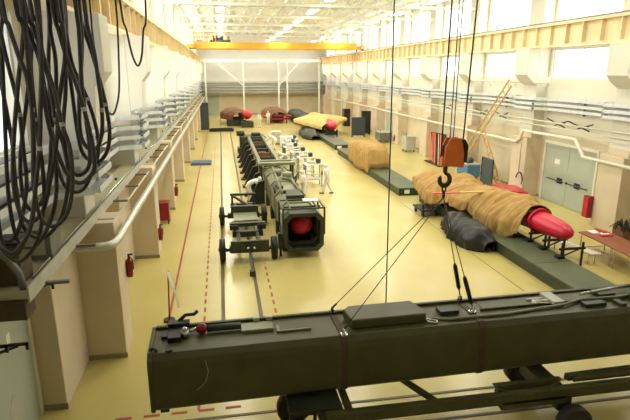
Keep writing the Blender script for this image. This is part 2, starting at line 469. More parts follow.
for i, y in enumerate((22.6, 24.4, 30, 32.5, 38)):
    m = MB(); m.bar((16.8, y-1.1, 4.45), (17.0, y+.2, 4.12), .05, .05); m.bar((16.8, y-.9, 4.12), (17.0, y+.9, 4.42), .05, .05); m.box(16.9, 17.38, y-.1, y-.04, 4.2, 4.26)
    tag(m.build('valve_lever', 'dark'), 'dark crossed bracket between the right wall conduits, %s from the near end' % ORD[i], 'bracket', 'crossed brackets on the right wall')

# ------------------------------------------------------------ far end frame and overhead crane
t = thing('portal_frame', 'white steel portal frame with braces before the far wall', 'steel frame', (6.5, 85.5, 0))
MB().box(-2.9, 16, 85.3, 85.7, 8.3, 8.75).build('header_beam', 'white_steel', t)
for x in (-2.3, 3.6, 9.2, 10.6, 15.8): MB().box(x-.12, x+.12, 85.4, 85.65, 0, 8.3).build('post', 'white_steel', t)
for a, b in ((-.5, 3.5), (12.6, 9.3)): MB().bar((a, 85.5, 8.3), (b, 85.5, 4.8), .18).build('brace', 'white_steel', t)
m = MB()
for z in (5.1, 4.5, 4.0, 3.6): m.cyl((-3.8, 86.6, z), (17.2, 86.6, z), .09, 8)
m.box(-3.9, 17.3, 86.9, 87.2, 3.3, 5.3)
tag(m.build('pipe_rack', 'lgrey'), 'grey band of pipes across the far wall', 'pipes')

t = thing('overhead_crane', 'orange bridge crane spanning the hall beneath the trusses', 'crane', (6.6, 62, 9.22))
MB().box(-2.7, 15.8, 61.2, 61.6, 9.3, 10.0).build('bridge_girder', 'crane', t, bevel=.02)
MB().box(-2.7, 15.8, 63.2, 63.6, 9.3, 10.0).build('bridge_girder', 'crane', t, bevel=.02)
for x in (-3.2, 16.4): 
    e = MB().box(x-.2, x+.2 if x > 0 else x+.55, 60.6, 64.2, 9.35, 9.75).build('end_truck', 'crane', t, bevel=.02)
    MB().cyl((x-.06, 61, 9.36), (x+.06, 61, 9.36), .16).cyl((x-.06, 63.8, 9.36), (x+.06, 63.8, 9.36), .16).build('wheel', 'dark', e)
m = MB()
for i in range(15):
    x = -2.6+i*.28 if i < 9 else 12.2+(i-9)*.6
    m.cyl((x, 61.1, 10.0), (x, 61.1, 11.0), .03, 5)
m.cyl((-2.6, 61.1, 11.0), (-.4, 61.1, 11.0), .03, 5).cyl((-2.6, 61.1, 10.5), (-.4, 61.1, 10.5), .03, 5).cyl((12.2, 61.1, 11.0), (15.2, 61.1, 11.0), .03, 5)
m.cyl((-2.7, 61.1, 10), (-2.7, 61.1, 11.6), .04, 5).cyl((15.5, 61.1, 10), (15.5, 61.1, 11.8), .05, 5)
m.build('handrail', 'crane', t)
tr = MB().box(-.9, 1.3, 61.2, 63.6, 10.0, 10.25).build('trolley', 'dark', t)
MB().cyl((-.6, 62, 10.5), (.5, 62, 10.5), .25).build('hoist_drum', 'dark', tr)
MB().box(.6, 1.2, 61.6, 62.6, 10.25, 10.7).build('gearbox', 'green2', tr)
MB().box(11.8, 14.6, 61.3, 62.4, 10.0, 10.35).build('control_box', 'beam', t)

# ------------------------------------------------------------ foreground container on the hoist
CT = Matrix.Translation((-1.457, 8.294, 1.0)) @ Matrix.Rotation(.0219, 4, 'Z')
HT = 1.074; WD = 1.083; LEN = 10.6
t = thing('missile_container', 'long olive green container slung from the crane hook in the foreground', 'container', tuple(CT @ Vector((LEN/2, WD/2, 0))))
def C(m): return m.xf(CT)
prof = [(.05, 0), (WD-.05, 0), (WD, .06), (WD, HT-.05), (WD-.04, HT), (.13, HT), (.03, HT-.09), (0, HT-.2), (0, .06)]
C(MB().prism(prof, 'x', .06, LEN)).build('body', 'green', t, bevel=.012)
big = [(.02, -.03), (WD-.02, -.03), (WD+.03, .03), (WD+.03, HT-.02), (WD, HT+.03), (.11, HT+.03), (-.01, HT-.07), (-.035, HT-.2), (-.035, .03)]
C(MB().prism(big, 'x', 0, .07)).build('end_flange', 'green', t, bevel=.008)
C(MB().box(.07, LEN, WD-.07, WD+.01, HT, HT+.05)).build('top_edge_rail', 'green', t, bevel=.008)
for u in (3.5, 6.28):
    s_ = C(MB().prism([(a*1.02-.012, (b*1.03)-.015) for a, b in prof], 'x', u-.065, u+.065)).build('lifting_band', 'strap', t, bevel=.006)
    for v in ((.1, WD-.05) if u < 5 else (.5, WD-.05)):
        C(MB().tube([(u, v+.06*math.cos(a), HT+.07+.07*math.sin(a)) for a in [i*math.pi/8 for i in range(-1, 10)]], .018, 6).box(u-.06, u+.06, v-.06, v+.06, HT+.02, HT+.05)).build('shackle', 'silver' if v < .6 else 'dark', s_)
l = C(MB().prism([(3.72, .3), (5.2, .3), (5.25, .45), (5.12, .95), (3.8, .95), (3.66, .8)], 'z', HT, HT+.19)).build('hatch_cover', 'green', t, bevel=.03)
# long shallow tray to the right
m = MB(); m.box(6.5, LEN, .55, .6, HT, HT+.05); m.box(6.6, LEN, .6, .98, HT, HT+.012)
C(m).build('recess_rim', 'green', t, bevel=.005)
C(MB().tube([(5.35, .4, HT+.03), (5.7, .28, HT+.03), (6.1, .3, HT+.03), (6.9, .28, HT+.03), (7.6, .36, HT+.03), (8.3, .4, HT+.05), (8.8, .55, HT+.06), (9.6, .5, HT+.06), (10.4, .55, HT+.06)], .03, 8)).build('conduit', 'green2', t)
C(MB().box(7.75, 8.35, .62, .7, HT+.01, HT+.06).box(8.1, 8.35, .45, .95, HT+.03, HT+.1).box(7.7, 8.2, .78, .84, HT+.01, HT+.05)).build('clamp_plate', 'lgrey', t, bevel=.006)
C(MB().cyl((7.75, .7, HT+.05), (8.3, .55, HT+.05), .025).cyl((7.7, .64, HT+.04), (8.2, .5, HT+.04), .02).cyl((8.9, .7, HT+.1), (10.3, .9, HT+.12), .03)).build('linkage_rod', 'silver', t)
C(MB().box(5.6, 6.0, .5, .75, HT, HT+.09).box(8.7, 9.2, .25, .42, HT, HT+.08).box(9.3, 9.7, .6, .9, HT, HT+.1).box(9.9, 10.3, .3, .5, HT, HT+.12).box(9.45, 9.6, .15, .4, HT, HT+.07)).build('junction_box', 'dgreen', t, bevel=.01)
C(MB().tube([(5.15, .55, HT+.02), (5.3, .35, HT+.03), (5.42, .28, HT+.03), (5.4, .2, HT+.02), (5.25, .26, HT+.03), (5.2, .4, HT+.03)], .02, 6)).build('sling_ring', 'silver', t)
# left end fittings
C(MB().box(.32, .55, .45, 1.0, HT, HT+.1).box(.3, .7, .85, 1.02, HT+.08, HT+.17).box(.2, .34, .6, .8, HT, HT+.06)).build('connector_block', 'dark', t, bevel=.01)
C(MB().tube([(.5, .98, HT+.16), (.62, 1.05, HT+.24), (.78, 1.1, HT+.22), (.85, 1.1, HT+.28)], .035, 8)).build('cable_stub', 'black', t)
C(MB().cyl((.62, .62, HT), (.62, .62, HT+.14), .07).ball((.62, .62, HT+.15), .06).cyl((.7, .7, HT+.08), (.85, .78, HT+.08), .03)).build('coupling', 'silver', t)
C(MB().tube([(.16, .16, HT+.02), (.1, .2, HT+.06), (.04, .22, HT+.03)], .03, 6).cyl((.36, .16, HT+.01), (.36, .16, HT+.05), .06)).build('latch', 'dark', t)
C(MB().ball((.92, .72, HT+.1), .11, .1, .1, 14, 10)).build('red_end_cap', 'red', t)
C(MB().cyl((1.02, .73, HT+.08), (1.65, .73, HT+.08), .065, 12)).build('cylinder', 'dgreen', t)
C(MB().box(1.65, 2.25, .55, .85, HT, HT+.06).box(2.3, 2.36, .45, .7, HT, HT+.04).box(2.36, 2.95, .45, .49, HT, HT+.04)).build('bracket_plate', 'green2', t, bevel=.006)
C(MB().box(1.9, 2.02, .9, 1.0, HT+.05, HT+.12).box(2.15, 2.27, .9, 1.0, HT+.05, HT+.12)).build('lug', 'lgrey', t)
C(MB().box(.15, .3, .05, .15, -.06, 0).box(2.9, 3.02, .02, .12, -.07, 0)).build('bottom_lug', 'dark', t)
C(MB().tube([(.98, .0, HT-.15), (1.02, -.012, .7), (.96, -.012, .5), (.8, -.012, .35)], .004, 5)).build('seal_wire', 'lgrey', t)

# the transport trailer under it
t = thing('transport_trailer', 'olive drab wheeled trailer frame standing beneath the slung container', 'trailer', (5, 8.4, 0))
fr = MB()
fr.box(1.6, 10.5, 7.84, 7.98, .66, .88)
fr.box(.9, 10.5, 9.1, 9.22, .7, .84)
for x in (2.0, 6.0, 9.5): fr.box(x, x+.12, 7.98, 9.1, .74, .86)
fr.bar((3.3, 8.9, .8), (3.75, 7.95, .8), .1)
fr.build('frame', 'green', t, bevel=.01)
def wheel(m_par, x, y, r, wdt, axis='y', z=None):
    z = r if z is None else z
    d = Vector((0, wdt/2, 0)) if axis == 'y' else Vector((wdt/2, 0, 0)); c = Vector((x, y, z)); e = d.normalized()
    prof_ = [(-1, .72), (-.96, .93), (-.7, 1), (.7, 1), (.96, .93), (1, .72)]
    o = MB().tube([c+d*a for a, b in prof_], r, 20, [r*b for a, b in prof_]).build('wheel', 'black', m_par)
    MB().cyl(c-d-e*.01, c-d*.8, r*.5, 14).cyl(c+d*.8, c+d+e*.01, r*.5, 14).cyl(c-d-e*.04, c+d+e*.04, r*.18, 8).build('hub', 'dgreen', o)
    return o
wheel(t, 6.35, 7.55, .34, .24); wheel(t, 1.15, 8.95, .34, .24); wheel(t, 6.35, 9.45, .34, .24); wheel(t, 1.15, 7.62, .3, .2) if False else None
MB().cyl((6.35, 7.4, .34), (6.35, 9.6, .34), .06).cyl((1.15, 8.8, .34), (1.15, 9.2, .34), .06).box(6.2, 6.5, 7.86, 9.2, .4, .74).box(1.05, 1.3, 9.05, 9.2, .3, .75).build('axle', 'dgreen', t)
b = MB(); b.box(5.0, 6.35, 7.84, 8.0, .55, .72); b.bar((4.95, 8.0, .9), (5.6, 8.0, .6), .1); b.bar((6.3, 8.0, .92), (5.7, 8.0, .6), .1); b.bar((5.3, 8.05, .55), (5.75, 8.05, .95), .05); b.prism([(4.9, .98), (6.35, .98), (6.1, .6), (5.45, .6)], 'y', 8.02, 8.12)
b.build('support_cradle', 'green', t, bevel=.01)
b = MB(); b.box(6.6, 8.6, 8.0, 8.1, .88, .95); b.bar((6.5, 8.1, .95), (8.6, 8.5, .7), .12); b.bar((8.4, 8.1, .95), (9.4, 8.5, .7), .12)
b.build('brace', 'green', t, bevel=.01)
b = MB(); b.box(.95, 1.45, 8.0, 8.07, .8, .86); b.box(.95, 1.01, 8.0, 8.07, .3, .86); b.box(1.39, 1.45, 8.0, 8.07, .3, .86); b.box(.95, 1.9, 8.0, 8.9, .84, .89)
b.box(1.5, 1.95, 7.9, 8.8, .6, .84)
b.build('end_bracket', 'dgreen', t, bevel=.008)
MB().box(1.65, 1.95, 8.05, 8.25, 0, .6).box(1.5, 2.1, 7.95, 8.35, 0, .05).build('jack_leg', 'dgreen', t)

# hook block, ropes, slings
HX, HY = 4.12, 8.9
t = thing('hook_block', 'orange crane hook block with a dark swivel hook', 'crane hook', (HX, HY, 4.6))
for dy in (-.09, .09):
    MB().prism([(HX-.17, 5.16), (HX+.2, 5.1), (HX+.22, 5.3), (HX+.14, 5.64), (HX-.08, 5.64), (HX-.17, 5.45)], 'y', HY+dy-.015, HY+dy+.015).build('cheek_plate', 'orange', t, bevel=.004)
MB().box(HX-.2, HX+.24, HY-.075, HY+.075, 5.12, 5.3).build('cross_head', 'orange', t, bevel=.02)
MB().cyl((HX-.02, HY-.06, 5.42), (HX-.02, HY+.06, 5.42), .13, 20).build('sheave', 'dark', t)
MB().prism([(HX+.2, 5.2), (HX+.25, 5.2), (HX+.27, 5.5), (HX+.2, 5.62), (HX+.14, 5.62), (HX+.2, 5.4)], 'y', HY-.12, HY+.12).build('side_guard', 'black', t)
hk = [(HX-.1, HY, 5.12), (HX-.1, HY, 5.02)]
for i in range(13):
    a = R(80 - i*25); hk.append((HX-.1+.1*math.cos(a), HY, 4.87+.115*math.sin(a)))
MB().tube(hk, .04, 10, [.04, .042]+[.035+.014*math.sin(i/12*math.pi) for i in range(12)]+[.012]).build('hook', 'rope', t)
chx = HX-.1
MB().tube([(chx+.035*math.sin(a), HY, 4.69+.07*math.cos(a)) for a in [i*math.pi/5 for i in range(11)]], .016, 6).tube([(chx, HY+.03*math.sin(a), 4.58+.07*math.cos(a)) for a in [i*math.pi/5 for i in range(11)]], .016, 6).build('shackle', 'dark', t)
def rope(pts, r, label, grp=None, mt='rope', name='wire_rope', cat='rope'):
    return tag(MB().tube(pts, r, 6).build(name, mt), label, cat, grp)
rope([(3.93, HY+.03, 5.28), (4.0, HY+.03, 12.3)], .014, 'dark hoist rope, leftmost of the four at the orange hook block', 'hoist ropes')
rope([(HX-.06, HY-.03, 5.6), (HX-.04, HY-.03, 12.3)], .008, 'thin hoist rope, second from left at the orange hook block', 'hoist ropes')
rope([(HX+.03, HY+.03, 5.6), (HX+.05, HY+.03, 12.3)], .008, 'thin hoist rope, third from left at the orange hook block', 'hoist ropes')
rope([(HX+.21, HY, 5.58), (HX+.42, HY, 12.3)], .014, 'dark hoist rope, rightmost at the orange hook block', 'hoist ropes')
pA = CT @ Vector((4.62, 1.0, HT+.05))
rope([tuple(pA), (pA.x+.02, pA.y+.2, 7.0), (pA.x+.02, pA.y+.4, 12.3)], .013, 'long dark rope dropping to the container lid edge, left of the hook')
S = (chx, HY, 4.53)
def sling(u, v, label, mid=None):
    e = CT @ Vector((u, v, HT+.13)); s0 = Vector(S)
    tt = thing('lifting_sling', label, 'sling', tuple(e), 'slings from hook to container')
    if mid:
        a = s0.lerp(e, mid[0]); b_ = s0.lerp(e, mid[1])
        MB().tube([s0, a], .009, 6).tube([b_, e], .014, 6).build('wire', 'rope', tt)
        MB().tube([a, s0.lerp(e, mid[0]+.03), s0.lerp(e, mid[1]-.03), b_], .03, 8, [.02, .045, .045, .02]).build('turnbuckle', 'dark', tt)
        MB().tube([e+Vector((.04*math.cos(i), 0, .04*math.sin(i)-.02)) for i in range(7)], .014, 6).build('shackle', 'silver', tt)
    else:
        MB().tube([s0, e], .008, 6).build('wire', 'rope', tt)
        d_ = (s0-e).normalized()
        MB().tube([e, e+d_*.12], .022, 6).build('shackle', 'rope', tt)
sling(3.5, .1, 'thin sling from hook to the front of the left lifting band')
sling(3.5, WD-.05, 'thin sling from hook to the back of the left lifting band')
sling(6.28, .5, 'sling with dark turnbuckle to the front of the right band', (.7, .97))
sling(6.28, WD-.05, 'sling with dark turnbuckle to the back of the right band', (.64, .92))

# ------------------------------------------------------------ small two axle trolley
t = thing('axle_trolley', 'dark green two axle trolley with tow bar on the floor rails', 'trolley', (.75, 21, 0))
f = MB()
for x in (.35, 1.1): f.box(x, x+.14, 18.3, 24.6, .5, .68)
for y in (18.3, 19.8, 21.2, 22.8, 24.4): f.box(.2, 1.4, y, y+.22, .48, .7)
f.build('frame', 'dgreen', t, bevel=.01)
MB().box(.3, 1.32, 21.3, 22.6, .68, .74).build('deck_plate', 'green2', t)
for y in (18.55, 23.3):
    MB().box(.05, 1.5, y-.12, y+.12, .32, .55).cyl((-.15, y, .4), (1.7, y, .4), .06).build('axle', 'dgreen', t)
for x in (-.2, 1.72):
    for y in (18.55, 23.3): wheel(t, x, y, .42, .22, 'x')
MB().box(.1, 1.5, 18.12, 18.24, .4, .85).box(.5, 1.1, 18.06, 18.14, .5, .75).build('front_beam', 'dgreen', t, bevel=.01)
b = MB(); b.bar((.3, 20.0, .7), (.3, 19.9, 1.0), .1); b.bar((1.32, 20.0, .7), (1.32, 19.9, 1.0), .1); b.box(.1, 1.5, 19.8, 19.98, .92, 1.05); b.box(.1, .45, 19.7, 20.2, .8, 1.0); b.box(1.18, 1.52, 19.7, 20.2, .8, 1.0)
b.build('support_cradle', 'dgreen', t, bevel=.01)
b = MB(); b.bar((.3, 24.5, .7), (.3, 24.5, 1.15), .1); b.bar((1.32, 24.5, .7), (1.32, 24.5, 1.15), .1); b.box(.2, 1.42, 24.42, 24.58, 1.08, 1.18); b.bar((.3, 24.5, 1.1), (1.3, 22.9, .75), .1); b.bar((.3, 22.9, .75), (1.3, 23.2, .75), .12); b.box(.2, 1.42, 22.7, 22.9, .68, 1.0)
b.build('rear_rack', 'dgreen', t, bevel=.01)
MB().bar((.78, 18.2, .5), (.8, 16.9, .14), .08).box(.7, .9, 16.75, 16.95, 0.02, .2).build('tow_bar', 'dgreen', t)
MB().ball((.72, 18.0, .62), .05).ball((.95, 18.0, .62), .05).build('hose_coupling', 'silver', t)

# ------------------------------------------------------------ launch container on its carriage
t = thing('launch_container', 'grey green ribbed container with open octagonal mouth in mid hall', 'container', (2.83, 24, 0))
def octo(cx, cz, hw, hh, c): return [(cx-hw+c, cz-hh), (cx+hw-c, cz-hh), (cx+hw, cz-hh+c), (cx+hw, cz+hh-c), (cx+hw-c, cz+hh), (cx-hw+c, cz+hh), (cx-hw, cz+hh-c), (cx-hw, cz-hh+c)]
def shell(outer, inner, y0, y1, through=True):
    m = MB(); b_ = m.bm; n = len(outer)
    A = [b_.verts.new((p[0], y0, p[1])) for p in outer]; B = [b_.verts.new((p[0], y1, p[1])) for p in outer]
    D = [b_.verts.new((p[0], y0, p[1])) for p in inner]; E_ = [b_.verts.new((p[0], y1-.05, p[1])) for p in inner]
    for i in range(n):
        j = (i+1) % n
        b_.faces.new((A[i], A[j], B[j], B[i])); b_.faces.new((D[j], D[i], E_[i], E_[j])); b_.faces.new((A[j], A[i], D[i], D[j]))
    for i in range(n):
        j = (i+1) % n; b_.faces.new((B[i], B[j], E_[j], E_[i]))
    return m
cx, cz = 2.83, 1.0
shell(octo(cx, cz, .66, .66, .22), octo(cx, cz, .60, .60, .2), 18.9, 28.6).build('barrel', 'green2', t, bevel=.01)
shell(octo(cx, cz, .75, .75, .22), octo(cx, cz, .61, .61, .2), 18.3, 18.9).build('mouth_frame', 'dgreen', t, bevel=.01)
MB().prism(octo(cx, cz, .595, .595, .2), 'y', 19.9, 20.0).build('inner_bulkhead', 'black', t)
MB().prism(octo(cx, cz, .595, .595, .2), 'y', 28.4, 28.5).build('rear_bulkhead', 'green2', t)
for y in (20.2, 22.4, 24.6, 26.8, 28.3): shell(octo(cx, cz, .71, .71, .23), octo(cx, cz, .655, .655, .22), y, y+.14).build('rib_band', 'green2', t, bevel=.008)
MB().ball((cx, 19.25, 1.12), .47, .7, .42, 20, 12).build('red_nose_cap', 'cap', t)
f = MB()
for x in (2.05, 3.6):
    f.box(x-.03, x+.03, 18.3, 18.36, .9, 1.95); f.box(x-.03, x+.03, 19.7, 19.76, .9, 1.95); f.box(x-.03, x+.03, 18.36, 19.7, 1.9, 1.95)
f.box(2.05, 3.6, 18.3, 18.36, 1.9, 1.95); f.box(2.05, 3.6, 19.7, 19.76, 1.9, 1.95); f.box(2.3, 2.36, 18.36, 19.7, 1.9, 1.95); f.box(3.3, 3.36, 18.36, 19.7, 1.9, 1.95)
f.box(2.08, 3.57, 19.0, 19.1, 1.76, 1.84)
f.build('top_cage', 'dgreen', t)
MB().box(2.95, 3.55, 19.2, 19.6, 1.95, 2.0).build('white_tag_plate', 'paper', t)
MB().box(3.48, 3.54, 19.0, 19.5, 1.3, 1.6).box(2.07, 2.13, 18.95, 19.5, 1.1, 1.6).build('notice', 'lgrey', t)
h = MB().prism([(2.45, 20.6), (3.2, 20.6), (3.1, 21.6), (2.55, 21.6)], 'z', 1.66, 1.9).build('hatch_box', 'dgreen', t, bevel=.03)
MB().box(2.5, 3.3, 22.0, 22.2, 1.66, 1.8).box(2.35, 2.6, 23, 24.2, 1.66, 1.78).build('fitting', 'dgreen', t, bevel=.01)
MB().cyl((2.4, 21.8, 1.75), (2.6, 28, 1.75), .06).cyl((3.25, 21.8, 1.75), (3.1, 28, 1.75), .06).cyl((3.05, 25.2, 1.68), (3.05, 25.2, 2.0), .25).cyl((2.7, 26.2, 1.68), (2.7, 26.2, 1.95), .18).tube([(2.3, 23.5, 1.7), (2.6, 24.2, 1.95), (3.2, 24.6, 1.75)], .05).build('top_pipework', 'green2', t)
MB().tube([(3.3, 24.2, 1.66), (3.5, 24.6, 2.0), (3.4, 25.2, 1.66)], .05).tube([(2.2, 22.6, 1.55), (2.15, 23.2, 1.8), (2.25, 23.8, 1.55)], .05).build('hose_loop', 'black', t)
g = MB()
g.box(1.85, 3.9, 28.3, 28.75, 1.8, 1.95); g.box(1.85, 3.9, 29.2, 29.5, 1.8, 1.95); g.box(1.85, 1.97, 28.75, 29.2, 1.8, 1.95); g.box(3.78, 3.9, 28.75, 29.2, 1.8, 1.95)
g.build('roller_platform', 'green2', t, bevel=.01)
g = MB()
for x in (1.95, 3.7): g.box(x, x+.12, 28.4, 28.6, 0, 1.8).box(x, x+.12, 29.25, 29.4, 0, 1.8)
g.build('platform_post', 'dgreen', t)
for y in (19.2, 21.5, 24.0, 26.5):
    MB().box(2.2, 3.46, y, y+.35, .05, .42).box(2.1, 2.3, y-.05, y+.4, 0, .6).box(3.36, 3.56, y-.05, y+.4, 0, .6).build('carriage_stand', 'dgreen', t, bevel=.01)
MB().box(1.9, 2.05, 18.6, 18.9, 0.3, .9).cyl((1.98, 18.75, 0), (1.98, 18.75, .5), .05).build('jack_leg', 'dgreen', t)

t = thing('loading_cradle', 'open girder cradle with dark outriggers behind the octagonal container', 'cradle', (2.7, 37, 0))
for x in (2.05, 3.25): MB().box(x, x+.22, 29.7, 44.5, 1.2, 1.5).build('side_girder', 'green2', t, bevel=.01)
MB().box(2.3, 3.2, 29.8, 44.3, .8, .86).build('bed_plate', 'dark', t)
for k in range(8): MB().box(2.27, 3.25, 30.2+k*1.95, 30.4+k*1.95, .86, 1.36).build('cross_member', 'dgreen' if k % 3 else 'brown', t)
for k in range(4): MB().cyl((2.5, 31.2+k*3.2, 1.05), (3.0, 31.2+k*3.2, 1.05), .2).build('roller', 'brown', t)
for k in range(8):
    y = 26.6+k*2.3
    m = MB()
    x1 = 2.05
    m.prism([(x1-.02, .1), (x1-.9, 0), (x1-.9, .1), (x1-.35, 1.25), (x1-.02, 1.35)], 'y', y, y+.22)
    m.box(x1-1.0, x1-.75, y-.15, y+.4, 0, .12)
    m.build('outrigger', 'dark', t, bevel=.01)
    m = MB(); m.prism([(3.55, .1), (3.95, 0), (3.95, .1), (3.7, 1.2), (3.55, 1.3)], 'y', y+3.2 if y+3.2 < 44 else 43.6, y+3.4 if y+3.2 < 44 else 43.8) if y > 26.7 else m.box(3.55, 3.9, 29.9, 30.1, 0, 1.2)
    m.build('outrigger', 'dark', t)
MB().box(1.4, 3.6, 44.5, 46.3, .5, 1.5).box(1.2, 2.0, 44.8, 46, 0, .5).box(3.0, 3.5, 44.8, 46, 0, .5).build('drive_unit', 'dgreen', t, bevel=.08)
MB().cyl((1.5, 45.4, 1.5), (1.5, 45.4, 1.9), .35).cyl((2.8, 45.2, 1.5), (2.8, 45.2, 1.75), .4).build('motor_cover', 'dgreen', t)

# ------------------------------------------------------------ test carts
def cart(x, y, label):
    t = thing('test_cart', label, 'cart', (x, y, 0), 'white test carts')
    for dx in (-.5, .5):
        for dy in (-.35, .35): 
            MB().box(x+dx-.025, x+dx+.025, y+dy-.025, y+dy+.025, .1, 1.35).build('post', 'bluegrey', t)
            MB().cyl((x+dx-.03, y+dy, .05), (x+dx+.03, y+dy, .05), .05).build('castor', 'black', t)
    MB().box(x-.55, x+.55, y-.4, y+.4, 1.35, 1.4).build('tabletop', 'paper', t)
    MB().box(x-.5, x+.5, y-.35, y+.35, .42, .46).box(x-.5, x+.5, y-.37, y-.33, .75, .79).build('shelf', 'lgrey', t)
    MB().box(x-.35, x+.1, y-.25, y+.2, 1.4, 1.52).build('instrument', 'lgrey', t)
    MB().box(x+.2, x+.45, y-.2, y+.15, 1.4, 1.66).build('screen_unit', 'navy', t)
    return t
c0 = cart(5.35, 31.0, 'white topped instrument cart, nearest of the row beside the cradle')
ords = ['second nearest', 'third nearest', 'fourth nearest', 'fifth nearest', 'farthest']
for i, (x, y) in enumerate([(5.3, 33.6), (5.2, 36.2), (5.0, 38.6), (5.15, 41.0), (5.6, 43.4)]):
    dup(c0, (x, y, 0), label='white topped instrument cart, %s of the row beside the cradle' % ords[i])
for i, (x, y, w_, d_, h_, mt_, l) in enumerate([(5.9, 48.6, 1.2, .9, .9, 'paper', 'white covered equipment box beyond the cart row'), (5.1, 50.5, .8, .8, 1.2, 'lgrey', 'pale grey equipment box farthest behind the carts'),
                                       (6.6, 46.5, .9, .7, .5, 'paper', 'low white box at the far end of the carts')]):
    m = MB().box(x-w_/2, x+w_/2, y-d_/2, y+d_/2, .12, h_).box(x-w_/2, x-w_/2+.1, y-d_/2, y-d_/2+.1, 0, .12).box(x+w_/2-.1, x+w_/2, y-d_/2, y-d_/2+.1, 0, .12).box(x-w_/2, x+w_/2, y+d_/2-.1, y+d_/2, 0, .12)
    o = tag(m.build('equipment_box', mt_, bevel=.04), l, 'box')
    MB().box(x-w_/2-.03, x+w_/2+.03, y-d_/2-.03, y+d_/2+.03, h_, h_+.05).build('lid', 'paper', o)

